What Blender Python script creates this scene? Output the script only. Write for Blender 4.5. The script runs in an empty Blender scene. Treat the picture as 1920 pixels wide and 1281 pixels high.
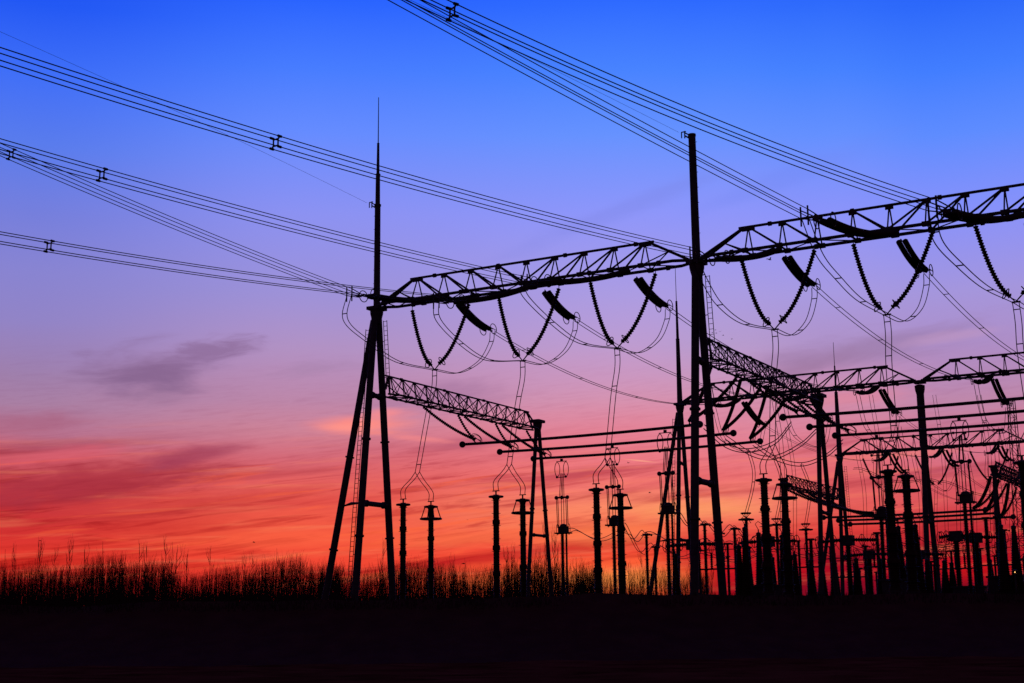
import bpy, math, random
import numpy as np
from mathutils import Vector, Matrix
random.seed(7)
R = math.radians
scene = bpy.context.scene
col = scene.collection

# ------------------------------------------------------------------ camera
F = 2652.7; PITCH = R(11.439); ROLL = R(0.602); EYE = 1.6
cam_d = bpy.data.cameras.new("camera"); cam = bpy.data.objects.new("camera", cam_d); col.objects.link(cam)
cam_d.sensor_width = 36.0; cam_d.lens = F / 1920 * 36.0
cam_d.clip_start = 0.1; cam_d.clip_end = 6000
cam.location = (0, 0, EYE)
cam.rotation_mode = 'XYZ'
fw = Vector((0, math.cos(PITCH), math.sin(PITCH))); up = Vector((0, -math.sin(PITCH), math.cos(PITCH))); rt = Vector((1, 0, 0))
cr, sr = math.cos(ROLL), math.sin(ROLL)
rt2 = rt * cr - up * sr
up2 = up * cr + rt * sr
# a photo point (a,b) right/up of centre is the ray  fw + a*rt2' + b*up2'
RX = rt * cr - up * sr; UX = rt * sr + up * cr
M = Matrix((RX, UX, -fw)).transposed()
cam.rotation_euler = M.to_euler()
scene.camera = cam

def ray(u, v):
    a = (u - 960) / F; b = (640.5 - v) / F
    return fw + RX * a + UX * b

# ------------------------------------------------------------------ sky
SUN_AZ = R(3.4); SUN_EL = R(0.6)
world = bpy.data.worlds.new("World"); scene.world = world; world.use_nodes = True
nt = world.node_tree; nt.nodes.clear(); NL = nt.links
def nd(t, **kw):
    n = nt.nodes.new(t)
    for k, v in kw.items(): setattr(n, k, v)
    return n
def mth(op, a, b=None, c=None, clamp=False):
    n = nd('ShaderNodeMath', operation=op, use_clamp=clamp)
    for i, x in enumerate((a, b, c)):
        if x is None: continue
        if isinstance(x, (int, float)): n.inputs[i].default_value = x
        else: NL.new(x, n.inputs[i])
    return n.outputs[0]
def mixc(f, a, b, mode='MIX'):
    n = nd('ShaderNodeMix', data_type='RGBA', blend_type=mode)
    for s, x in ((n.inputs[0], f), (n.inputs[6], a), (n.inputs[7], b)):
        if isinstance(x, (int, float)): s.default_value = x
        elif isinstance(x, tuple): s.default_value = x
        else: NL.new(x, s)
    return n.outputs[2]
def lin(c):
    o = []
    for x in c:
        x = max(0, min(255, x)) / 255
        o.append(x / 12.92 if x <= .04045 else ((x + .055) / 1.055) ** 2.4)
    return (*o, 1.0)
def azel(u, v):
    d = ray(u, v)
    return math.degrees(math.atan2(d.x, d.y)), math.degrees(math.atan2(d.z, math.hypot(d.x, d.y)))

tc = nd('ShaderNodeTexCoord'); sep = nd('ShaderNodeSeparateXYZ'); NL.new(tc.outputs['Generated'], sep.inputs[0])
dx, dy, dz = sep.outputs
hyp = mth('SQRT', mth('ADD', mth('MULTIPLY', dx, dx), mth('MULTIPLY', dy, dy)))
AZ = mth('MULTIPLY', mth('ARCTAN2', dx, dy), 180 / math.pi)
EL = mth('MULTIPLY', mth('ARCTAN2', dz, hyp), 180 / math.pi)
def noise(sa, se, off, detail=4, rough=.5, dist=0.0, shear=0.0):
    """noise over azimuth / elevation (degrees), sheared so streaks climb to the right"""
    c = nd('ShaderNodeCombineXYZ')
    NL.new(mth('MULTIPLY', AZ, sa), c.inputs[0])
    NL.new(mth('MULTIPLY', mth('SUBTRACT', EL, mth('MULTIPLY', AZ, shear)), se), c.inputs[1])
    c.inputs[2].default_value = off
    n = nd('ShaderNodeTexNoise'); n.inputs['Scale'].default_value = 1
    n.inputs['Detail'].default_value = detail; n.inputs['Roughness'].default_value = rough
    n.inputs['Distortion'].default_value = dist
    NL.new(c.outputs[0], n.inputs['Vector'])
    return n.outputs[0]
# colour bands of the dusk sky: one ramp per compass direction, by elevation
COLS = {
 30: [(-200,(26,74,228)),(0,(34,88,244)),(130,(62,110,248)),(270,(90,124,236)),(400,(118,127,220)),(500,(136,132,210)),(600,(146,132,198)),(700,(160,128,172)),
      (760,(170,128,164)),(815,(184,114,142)),(855,(204,92,104)),(920,(190,56,66)),(1000,(214,52,50)),(1060,(236,60,44)),(1105,(190,34,38)),(1178,(110,14,26))],
 600: [(-200,(28,80,240)),(0,(42,100,255)),(130,(72,125,255)),(250,(102,140,255)),(400,(140,146,242)),(550,(158,146,216)),(650,(178,146,196)),(750,(190,136,170)),
      (800,(208,132,152)),(850,(214,108,122)),(900,(226,98,98)),(950,(238,90,75)),(1000,(245,90,64)),(1050,(244,72,52)),(1105,(222,40,36)),(1178,(150,18,26))],
 1190: [(-200,(30,84,244)),(0,(46,106,255)),(130,(72,131,255)),(250,(102,146,255)),(400,(142,150,250)),(550,(172,156,226)),(650,(190,156,208)),(750,(214,148,178)),
      (830,(232,128,144)),(900,(244,118,116)),(950,(254,140,104)),(990,(254,118,82)),(1025,(244,74,56)),(1060,(255,98,56)),(1090,(255,140,70)),(1125,(236,60,36)),(1178,(150,18,26))],
 1345: [(-200,(30,84,244)),(0,(46,106,255)),(130,(72,131,255)),(250,(102,146,255)),(400,(142,150,250)),(550,(170,156,226)),(650,(184,156,206)),(750,(212,148,178)),
      (830,(230,128,144)),(900,(240,116,116)),(955,(252,140,108)),(985,(244,100,82)),(1005,(222,60,56)),(1035,(196,34,40)),(1070,(206,22,32)),(1110,(160,12,28)),(1178,(90,8,22))],
 1570: [(-200,(30,84,242)),(0,(46,106,252)),(130,(70,130,255)),(250,(100,144,255)),(400,(140,148,250)),(550,(168,154,224)),(650,(176,146,200)),(750,(208,142,172)),
      (830,(226,124,140)),(900,(230,104,108)),(945,(232,96,90)),(985,(224,64,60)),(1015,(190,38,46)),(1045,(150,18,36)),(1075,(168,14,34)),(1110,(120,8,34)),(1178,(60,6,22))],
 1790: [(-200,(30,84,240)),(0,(44,104,250)),(130,(66,126,255)),(250,(94,140,255)),(400,(136,146,250)),(550,(165,150,220)),(650,(174,142,198)),(750,(192,136,170)),
      (850,(214,120,144)),(900,(220,98,108)),(950,(214,68,74)),(1000,(196,42,50)),(1035,(170,24,38)),(1065,(208,22,30)),(1085,(170,14,28)),(1110,(100,6,34)),(1178,(70,6,24))]}
# slow warping of the elevation so the bands are not ruler straight
warp = mth('MULTIPLY', mth('SUBTRACT', noise(.05, .35, 3.1, 3, .5, .2, .12), .5), 1.6)
lowmask = mth('SUBTRACT', 1.0, mth('DIVIDE', mth('ABSOLUTE', mth('SUBTRACT', EL, 6.0)), 9.0), clamp=True)
ELW = mth('ADD', EL, mth('MULTIPLY', warp, lowmask))
ELMIN, ELMAX = -4.0, 34.0
tnorm = mth('DIVIDE', mth('SUBTRACT', ELW, ELMIN), ELMAX - ELMIN, clamp=True)
outs = []
for u, stops in COLS.items():
    r = nd('ShaderNodeValToRGB'); cr_ = r.color_ramp; cr_.interpolation = 'B_SPLINE' if False else 'EASE'
    cr_.interpolation = 'LINEAR'
    pts = []
    for v, c in stops:
        e = azel(u, v)[1]; pts.append(((e - ELMIN) / (ELMAX - ELMIN), lin(c)))
    pts.append((0.02, lin((40, 4, 18))))
    pts.sort()
    while len(cr_.elements) < len(pts): cr_.elements.new(0.5)
    for e, (p, c) in zip(cr_.elements, pts): e.position = max(0, min(1, p)); e.color = c
    NL.new(tnorm, r.inputs[0]); outs.append((azel(u, 640)[0], r.outputs[0]))
sky = outs[0][1]
for (a0, _), (a1, o1) in zip(outs[:-1], outs[1:]):
    mr = nd('ShaderNodeMapRange', interpolation_type='SMOOTHSTEP')
    NL.new(AZ, mr.inputs[0]); mr.inputs[1].default_value = a0; mr.inputs[2].default_value = a1
    sky = mixc(mr.outputs[0], sky, o1)
# thin streaked cloud, dark over bright, only low in the sky
def band(e0, e1, e2, e3):
    a = nd('ShaderNodeMapRange', interpolation_type='SMOOTHSTEP'); NL.new(EL, a.inputs[0]); a.inputs[1].default_value = e0; a.inputs[2].default_value = e1
    b = nd('ShaderNodeMapRange', interpolation_type='SMOOTHSTEP'); NL.new(EL, b.inputs[0]); b.inputs[1].default_value = e2; b.inputs[2].default_value = e3
    b.inputs[3].default_value = 1; b.inputs[4].default_value = 0
    return mth('MULTIPLY', a.outputs[0], b.outputs[0])
def ramp(x, lo, hi):
    m = nd('ShaderNodeMapRange', interpolation_type='SMOOTHSTEP'); NL.new(x, m.inputs[0]); m.inputs[1].default_value = lo; m.inputs[2].default_value = hi
    return m.outputs[0]
st1 = noise(.09, 1.3, 11.0, 7, .58, .5, .10)
st2 = noise(.16, 2.6, 27.0, 6, .55, .3, .04)
dark = mth('MULTIPLY', ramp(st1, .48, .72), band(0.2, 2.5, 6.2, 8.4))
sky = mixc(mth('MULTIPLY', dark, .85), sky, mixc(1.0, sky, (.60, .34, .46, 1), 'MULTIPLY'))
st3 = noise(.22, 3.4, 63.0, 6, .62, .8, .13); west = nd('ShaderNodeMapRange', interpolation_type='SMOOTHSTEP'); NL.new(AZ, west.inputs[0]); west.inputs[1].default_value = 16; west.inputs[2].default_value = -4
sky = mixc(mth('MULTIPLY', mth('MULTIPLY', ramp(st3, .50, .66), band(1.0, 2.4, 5.8, 7.8)), mth('MULTIPLY', west.outputs[0], .75)), sky, mixc(1.0, sky, (.66, .36, .46, 1), 'MULTIPLY'))
st4 = noise(.15, 2.2, 77.0, 6, .6, .7, .11)
sky = mixc(mth('MULTIPLY', mth('MULTIPLY', ramp(st4, .54, .70), band(1.2, 2.2, 5.6, 7.6)), mth('MULTIPLY', west.outputs[0], .55)), sky, lin((255, 104, 62)))
lite = mth('MULTIPLY', ramp(st2, .5, .75), band(0.8, 2.5, 5.5, 9.0))
sky = mixc(mth('MULTIPLY', lite, .36), sky, lin((255, 140, 100)))
fine = mth('MULTIPLY', mth('SUBTRACT', noise(.5, 5.0, 41, 6, .6, .2, .10), .5), band(0.5, 2.0, 8.0, 12.0))
sky = mixc(mth('MULTIPLY', mth('ABSOLUTE', fine), 1.3), sky, mixc(1.0, sky, (.7, .5, .6, 1), 'MULTIPLY'))
# single clouds: (u,v of centre, half width, half height in degrees, slope, strength, colour, seed)
RAG = []
for i_, (sa_, se_) in enumerate(((.35, 1.4), (.22, .9), (.6, 2.2))):
    c_ = nd('ShaderNodeCombineXYZ'); NL.new(mth('MULTIPLY', AZ, sa_), c_.inputs[0]); NL.new(mth('MULTIPLY', mth('SUBTRACT', EL, mth('MULTIPLY', AZ, .11)), se_), c_.inputs[1]); c_.inputs[2].default_value = 3.0 + i_ * 7
    n_ = nd('ShaderNodeTexNoise'); n_.inputs['Scale'].default_value = 1; n_.inputs['Detail'].default_value = 4; n_.inputs['Roughness'].default_value = .6; n_.inputs['Distortion'].default_value = .5
    NL.new(c_.outputs[0], n_.inputs['Vector']); sp_ = nd('ShaderNodeSeparateColor'); NL.new(n_.outputs['Color'], sp_.inputs[0]); RAG += list(sp_.outputs)
def cloud(u, v, hw, hh, slope, strength, colr, seed, rag=1.0, mode='MIX'):
    global sky
    a0, e0 = azel(u, v)
    wa = mth('MULTIPLY', mth('SUBTRACT', RAG[int(seed) % 9], .5), rag)
    du = mth('DIVIDE', mth('SUBTRACT', AZ, a0), hw)
    dv0 = mth('SUBTRACT', mth('SUBTRACT', EL, e0), mth('MULTIPLY', mth('SUBTRACT', AZ, a0), slope))
    dv = mth('DIVIDE', dv0, hh)
    d2 = mth('SQRT', mth('ADD', mth('MULTIPLY', du, du), mth('MULTIPLY', dv, dv)))
    m = nd('ShaderNodeMapRange', interpolation_type='SMOOTHSTEP')
    NL.new(mth('ADD', d2, mth('MULTIPLY', wa, 3.2)), m.inputs[0]); m.inputs[1].default_value = 1.25; m.inputs[2].default_value = .1
    sky = mixc(mth('MULTIPLY', m.outputs[0], strength, clamp=True), sky, lin(colr), mode)
cloud(278, 700, 2.5, 1.25, .10, .85, (132, 98, 140), 5.0, .75)
cloud(300, 745, 1.6, .5, .0, .4, (150, 112, 148), 2.0, .6)
cloud(400, 658, 2.1, .62, .22, .7, (136, 102, 146), 6.3, .7)
cloud(600, 690, 2.2, .35, .12, .25, (150, 118, 156), 7.2, .6)
cloud(150, 905, 6.0, .95, .14, .75, (170, 50, 66), 8.5, .55)
cloud(360, 855, 2.6, .45, .20, .7, (158, 62, 90), 9.1, .5)
cloud(520, 1010, 4.5, .45, .03, .45, (255, 100, 66), 4.0, .6)
cloud(450, 900, 4.0, .3, .12, .4, (226, 92, 96), 7.0, .6)
cloud(100, 855, 3.6, .35, .14, .5, (224, 96, 112), 1.0, .6)
cloud(640, 940, 4.0, .25, .06, .45, (222, 74, 70), 3.0, .6)
cloud(900, 1010, 4.0, .4, .04, .5, (255, 116, 74), 6.0, .6)
cloud(60, 790, 3.0, .5, .05, .5, (168, 92, 120), 9.9, .6)
cloud(380, 945, 5.0, .45, .10, .5, (198, 56, 58), 10.7, .6)
cloud(220, 990, 6.0, .5, .03, .4, (200, 44, 44), 13.7, .6)
cloud(870, 830, 1.9, .35, .05, .55, (180, 88, 112), 12.2, .5)
cloud(850, 740, 2.8, .8, .10, .45, (152, 106, 150), 14.4, .6)
cloud(1250, 905, 3.5, .3, .12, .35, (206, 74, 88), 15.4, .5)
cloud(880, 1050, 3.4, .22, .10, .5, (196, 24, 34), 16.4, .5)
cloud(1360, 1035, 3.2, .5, .05, .7, (196, 28, 36), 17.4, .5)
cloud(1620, 655, 5.4, .75, .14, .6, (152, 120, 164), 18.8, .55)
cloud(1500, 690, 3.0, .45, .16, .45, (150, 112, 150), 19.8, .5)
cloud(1780, 632, 2.4, .25, .10, .6, (192, 152, 196), 20.8, .5)
cloud(1150, 400, 6.0, .5, .34, .28, (122, 130, 222), 21.8, .5)
cloud(1440, 345, 5.0, .5, .30, .2, (110, 130, 236), 22.8, .5)
cloud(1130, 1000, 3.0, .5, .03, .5, (255, 132, 80), 31.8, .5)
cloud(1600, 745, 3.0, .35, .05, .5, (226, 132, 150), 32.8, .5)
cloud(672, 796, 2.3, .42, .03, 1.0, (255, 142, 134), 1.3, .2)
cloud(648, 802, 1.3, .2, -.02, .9, (255, 148, 138), 4.0, .2)
cloud(700, 812, 1.6, .12, .02, .5, (255, 140, 128), 7.0, .3)
cloud(730, 775, 1.3, .24, .05, .7, (252, 142, 142), 24.3, .35)
cloud(780, 822, 1.8, .14, -.10, .5, (250, 140, 138), 25.3, .4)
cloud(1200, 864, .75, .035, -.12, .8, (255, 168, 140), 26.3, .1)
cloud(1300, 955, 3.4, .5, .03, .6, (255, 158, 100), 28.3, .5)
cloud(1150, 1086, 2.3, .42, .0, .7, (255, 142, 70), 29.3, .4)
cloud(1480, 1060, 1.2, .3, .0, .4, (206, 26, 30), 30.3, .4)
# the sky away from the sunset is the dim physical dusk sky
nish = nd('ShaderNodeTexSky', sky_type='NISHITA'); nish.sun_disc = False
nish.sun_elevation = SUN_EL; nish.sun_rotation = SUN_AZ; nish.ozone_density = 3.0
dim = mixc(1.0, nish.outputs[0], (.02, .01, .015, 1), 'MULTIPLY')
er = nd('ShaderNodeValToRGB'); er.color_ramp.elements[0].position = .0; er.color_ramp.elements[0].color = (.055, .008, .012, 1)
er.color_ramp.elements[1].position = .55; er.color_ramp.elements[1].color = (.014, .015, .055, 1)
NL.new(mth('DIVIDE', EL, 90.0, clamp=True), er.inputs[0])
dim = mixc(1.0, dim, er.outputs[0], 'ADD')
side = ramp(mth('ABSOLUTE', AZ), 26.0, 62.0)
high = ramp(EL, 27.0, 40.0)
sky = mixc(mth('MAXIMUM', side, high), sky, dim)
bg = nd('ShaderNodeBackground'); NL.new(sky, bg.inputs[0]); bg.inputs[1].default_value = 1.0
wo = nd('ShaderNodeOutputWorld'); NL.new(bg.outputs[0], wo.inputs[0])

sun_d = bpy.data.lights.new("sun", 'SUN'); sun_d.energy = 0.06; sun_d.angle = R(.5); sun_d.color = (1, .45, .25)
sun = bpy.data.objects.new("sun", sun_d); col.objects.link(sun)
sv = Vector((math.sin(SUN_AZ) * math.cos(SUN_EL), math.cos(SUN_AZ) * math.cos(SUN_EL), math.sin(SUN_EL)))
sun.rotation_euler = sv.to_track_quat('Z', 'Y').to_euler()
sun.location = (0, -20, 60)
vs = scene.view_settings; vs.view_transform = 'Standard'; vs.look = 'None'; vs.exposure = 0; vs.gamma = 1
scene.render.resolution_x = 1024; scene.render.resolution_y = 683
scene.cycles.max_bounces = 2

# ------------------------------------------------------------------ materials
def mat(name, c1, c2, scale=3.0, rough=.75, metal=0.0, bump=.1, stretch=(1, 1, 1)):
    m = bpy.data.materials.new(name); m.use_nodes = True; t = m.node_tree; b = t.nodes['Principled BSDF']
    tcn = t.nodes.new('ShaderNodeTexCoord'); mp = t.nodes.new('ShaderNodeMapping'); mp.inputs['Scale'].default_value = stretch
    no = t.nodes.new('ShaderNodeTexNoise'); no.inputs['Scale'].default_value = scale; no.inputs['Detail'].default_value = 6
    rp = t.nodes.new('ShaderNodeValToRGB'); rp.color_ramp.elements[0].position = .35; rp.color_ramp.elements[1].position = .68
    rp.color_ramp.elements[0].color = (*c1, 1); rp.color_ramp.elements[1].color = (*c2, 1)
    bu = t.nodes.new('ShaderNodeBump'); bu.inputs['Strength'].default_value = bump; bu.inputs['Distance'].default_value = .05
    t.links.new(tcn.outputs['Object'], mp.inputs[0]); t.links.new(mp.outputs[0], no.inputs['Vector'])
    t.links.new(no.outputs[0], rp.inputs[0]); t.links.new(rp.outputs[0], b.inputs['Base Color'])
    t.links.new(no.outputs[0], bu.inputs['Height']); t.links.new(bu.outputs[0], b.inputs['Normal'])
    b.inputs['Roughness'].default_value = rough; b.inputs['Metallic'].default_value = metal
    b.inputs['Specular IOR Level'].default_value = .2
    return m
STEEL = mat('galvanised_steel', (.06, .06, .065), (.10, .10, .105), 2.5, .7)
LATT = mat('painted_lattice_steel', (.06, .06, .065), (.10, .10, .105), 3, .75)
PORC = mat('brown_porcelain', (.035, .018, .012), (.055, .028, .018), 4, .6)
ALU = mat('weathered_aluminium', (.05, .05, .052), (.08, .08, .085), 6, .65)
CONC = mat('stained_concrete', (.06, .056, .05), (.10, .095, .085), 1.2, .9, 0, .3)
SOIL = mat('ploughed_soil', (.09, .028, .022), (.24, .095, .08), .9, .95, 0, 1.0, (.35, 2.2, 1))
BANK = mat('bank_earth', (.085, .020, .016), (.12, .035, .026), .9, .95, 0, .8)
TWIG = mat('bare_twig_bark', (.03, .018, .012), (.06, .04, .028), 8, .9)
GRAV = mat('yard_gravel', (.03, .028, .026), (.06, .055, .05), 5, .95, 0, .5)
FEAT = mat('dark_feathers', (.01, .01, .011), (.02, .02, .022), 12, .8)

# ------------------------------------------------------------------ mesh helpers
class MB:
    def __init__(s): s.v = []; s.f = []
    def tube(s, pts, r, n=8, caps=True, closed=False):
        pts = [Vector(p) for p in pts]; m = len(pts)
        rs = r if isinstance(r, (list, tuple)) else [r] * m
        base = len(s.v); t_prev = None; nrm = None
        for i, p in enumerate(pts):
            if closed: t = pts[(i + 1) % m] - pts[i - 1]
            else: t = pts[min(i + 1, m - 1)] - pts[max(i - 1, 0)]
            if t.length < 1e-9: t = t_prev or Vector((0, 0, 1))
            t = t.normalized()
            if nrm is None:
                a = Vector((0, 0, 1)) if abs(t.z) < .9 else Vector((1, 0, 0))
                nrm = t.cross(a).normalized()
            else:
                nrm = nrm - t * nrm.dot(t)
                nrm = nrm.normalized() if nrm.length > 1e-6 else t.orthogonal().normalized()
            bi = t.cross(nrm); t_prev = t
            for j in range(n):
                a = 2 * math.pi * j / n
                s.v.append(p + (nrm * math.cos(a) + bi * math.sin(a)) * rs[i])
        for i in range(m if closed else m - 1):
            i2 = (i + 1) % m
            for j in range(n):
                j2 = (j + 1) % n
                s.f.append((base + i * n + j, base + i * n + j2, base + i2 * n + j2, base + i2 * n + j))
        if caps and not closed:
            s.f.append(tuple(base + j for j in range(n))[::-1]); s.f.append(tuple(base + (m - 1) * n + j for j in range(n)))
        return s
    def bar(s, a, b, r, n=6, r2=None): return s.tube([a, b], [r, r2 if r2 is not None else r], n)
    def box(s, c, ax, sx, sy, sz):
        c = Vector(c); X, Y = ax; Z = X.cross(Y).normalized(); b = len(s.v)
        for i in (-1, 1):
            for j in (-1, 1):
                for k in (-1, 1): s.v.append(c + X * (i * sx / 2) + Y * (j * sy / 2) + Z * (k * sz / 2))
        for q in ((0, 1, 3, 2), (4, 6, 7, 5), (0, 4, 5, 1), (2, 3, 7, 6), (0, 2, 6, 4), (1, 5, 7, 3)): s.f.append(tuple(b + i for i in q))
        return s
    def lathe(s, base, prof, n=12, axis=Vector((0, 0, 1))):
        base = Vector(base); return s.tube([base + axis * h for r_, h in prof], [max(r_, .001) for r_, h in prof], n)
    def ring(s, c, nx, ny, ra, rb, r, n=20, m=6):
        c = Vector(c)
        return s.tube([c + nx * (ra * math.cos(2 * math.pi * i / n)) + ny * (rb * math.sin(2 * math.pi * i / n)) for i in range(n)], r, m, closed=True)
    def ball(s, c, r, n=10):
        c = Vector(c); k = 6
        return s.tube([c + Vector((0, 0, -r * math.cos(math.pi * i / k))) for i in range(k + 1)], [max(r * math.sin(math.pi * i / k), .002) for i in range(k + 1)], n)
ORG = {}
def part(name, mb, m, parent=None, label=None, kind=None):
    org = ORG.get(parent.name, Vector((0, 0, 0))) if parent else Vector((0, 0, 0))
    me = bpy.data.meshes.new(name); me.from_pydata([tuple(Vector(v) - org) for v in mb.v], [], mb.f)
    me.materials.append(m); me.update()
    me.polygons.foreach_set('use_smooth', [True] * len(me.polygons))
    try: me.set_sharp_from_angle(angle=R(40))
    except Exception: pass
    o = bpy.data.objects.new(name, me); col.objects.link(o)
    if parent: o.parent = parent; ORG[o.name] = org
    if label: o['label'] = label
    if kind: o['kind'] = kind
    return o
def thing(name, loc, label, cat, group=None):
    o = bpy.data.objects.new(name, None); col.objects.link(o); o.location = loc; o.empty_display_size = .5
    o['label'] = label; o['category'] = cat
    if group: o['group'] = group
    ORG[o.name] = Vector(loc)
    return o
def single(name, mb, m, loc, label, cat, group=None):
    loc = Vector(loc)
    mb.v = [Vector(v) - loc for v in mb.v]
    o = part(name, mb, m); o.location = loc; o['label'] = label; o['category'] = cat
    if group: o['group'] = group
    return o
def copy_tree(o, loc, label, sc=1.0, rz=None, group=None, parent=None):
    c = o.copy(); col.objects.link(c)
    if parent: c.parent = parent
    else:
        c.location = loc; c.scale = (sc, sc, sc) if isinstance(sc, (int, float)) else sc
        if rz is not None: c.rotation_euler = (0, 0, rz)
        c['label'] = label
        if group: c['group'] = group
    for ch in list(o.children): copy_tree(ch, None, None, parent=c)
    return c

# ------------------------------------------------------------------ switchyard frame
TH = R(-29.703)
E1 = Vector((math.cos(TH), math.sin(TH), 0)); E2 = Vector((-E1.y, E1.x, 0)); UP = Vector((0, 0, 1))
C0 = Vector((-10.992, 112.447, 0)); BAY = 28.0
def W(k, s, z): return C0 + E1 * k + E2 * s + UP * z
def on_s(u, v, s):                      # photo direction met with the vertical plane s = const
    d = ray(u, v); n = E2; t = (C0 + E2 * s - Vector((0, 0, EYE))).dot(n) / d.dot(n)
    p = Vector((0, 0, EYE)) + d * t
    return (p - C0).dot(E1), p.z
def on_k(u, v, k):
    d = ray(u, v); n = E1; t = (C0 + E1 * k - Vector((0, 0, EYE))).dot(n) / d.dot(n)
    p = Vector((0, 0, EYE)) + d * t
    return (p - C0).dot(E2), p.z
def on_z(u, v, z):
    d = ray(u, v); t = (z - EYE) / d.z; p = Vector((0, 0, EYE)) + d * t
    return (p - C0).dot(E1), (p - C0).dot(E2)
def at_Y(u, v, Y):
    d = ray(u, v); return Vector((0, 0, EYE)) + d * (Y / d.y)
def sagline(a, b, sag, n=24):
    a = Vector(a); b = Vector(b)
    return [a.lerp(b, i / n) - UP * (4 * sag * (i / n) * (1 - i / n)) for i in range(n + 1)]
def smooth(pts, n=8):                   # Catmull-Rom through the points
    P = [Vector(p) for p in pts]; P = [P[0] * 2 - P[1]] + P + [P[-1] * 2 - P[-2]]; out = []
    for i in range(1, len(P) - 2):
        a, b, c, d = P[i - 1:i + 3]
        for j in range(n):
            t = j / n
            out.append(.5 * ((2 * b) + (c - a) * t + (2 * a - 5 * b + 4 * c - d) * t * t + (3 * b - a - 3 * c + d) * t ** 3))
    out.append(P[-2]); return out
def resample(pts, step):
    pts = [Vector(p) for p in pts]; L = [0]
    for a, b in zip(pts, pts[1:]): L.append(L[-1] + (b - a).length)
    n = max(2, int(L[-1] / step)); out = []; i = 0
    for k in range(n + 1):
        d = L[-1] * k / n
        while i < len(L) - 2 and L[i + 1] < d: i += 1
        out.append(pts[i].lerp(pts[i + 1], (d - L[i]) / max(1e-9, L[i + 1] - L[i])))
    return out
H = 27.34; HV = 21.71; HT = 20.32; HB = 17.44

def sheds(mb, pts, Ro, Ri, pitch, n=9):
    q = resample(pts, pitch / 3); rs = []
    for i in range(len(q)): rs.append((Ri, Ro, Ri * 1.35)[i % 3])
    rs[0] = rs[-1] = Ri
    return mb.tube(q, rs, n)

# ------------------------------------------------------------------ the ground
g = MB(); g.v = [Vector(p) for p in ((-2500, -400, 0), (2500, -400, 0), (2500, 4000, 0), (-2500, 4000, 0))]; g.f = [(0, 1, 2, 3)]
o = part('ground', g, SOIL); o['kind'] = 'structure'
yd = MB(); yd.v = [W(-14, -14, .004), W(150, -14, .004), W(150, 190, .004), W(-14, 190, .004)]; yd.f = [(0, 1, 2, 3)]
o = part('gravel_yard', yd, GRAV); o['kind'] = 'structure'
fu = MB(); rnd = random.Random(3)
for i in range(46):                      # furrow ridges of the field in front
    y0 = 22 + i * .95; pts = [Vector((x, y0 + .12 * math.sin(x * .23 + i) + x * .05, rnd.uniform(-.02, .03))) for x in np.arange(-34, 34.1, 1.7)]
    fu.tube(pts, [rnd.uniform(.06, .16) for _ in pts], 5)
o = part('furrows', fu, SOIL); o['kind'] = 'structure'
bk = MB(); nx = 260; prof = [(-7, -.05), (-3.4, 1.35), (-1.2, 2.45), (0, 3.10), (.7, 2.9), (3.0, 1.3), (8, -.05)]
for i in range(nx + 1):
    x = -260 + 520 * i / nx
    w = .06 * math.sin(x * .31) + .07 * math.sin(x * .113 + 1) + rnd.uniform(-.06, .06)
    for (dy, z) in prof:
        bk.v.append(Vector((x, 74 + dy + rnd.uniform(-.15, .15), z * (1 + w * .4) if z > 0 else z)))
m_ = len(prof)
for i in range(nx):
    for j in range(m_ - 1):
        a = i * m_ + j; bk.f.append((a, a + m_, a + m_ + 1, a + 1))
o = part('earth_bank', bk, BANK); o['kind'] = 'structure'

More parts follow.
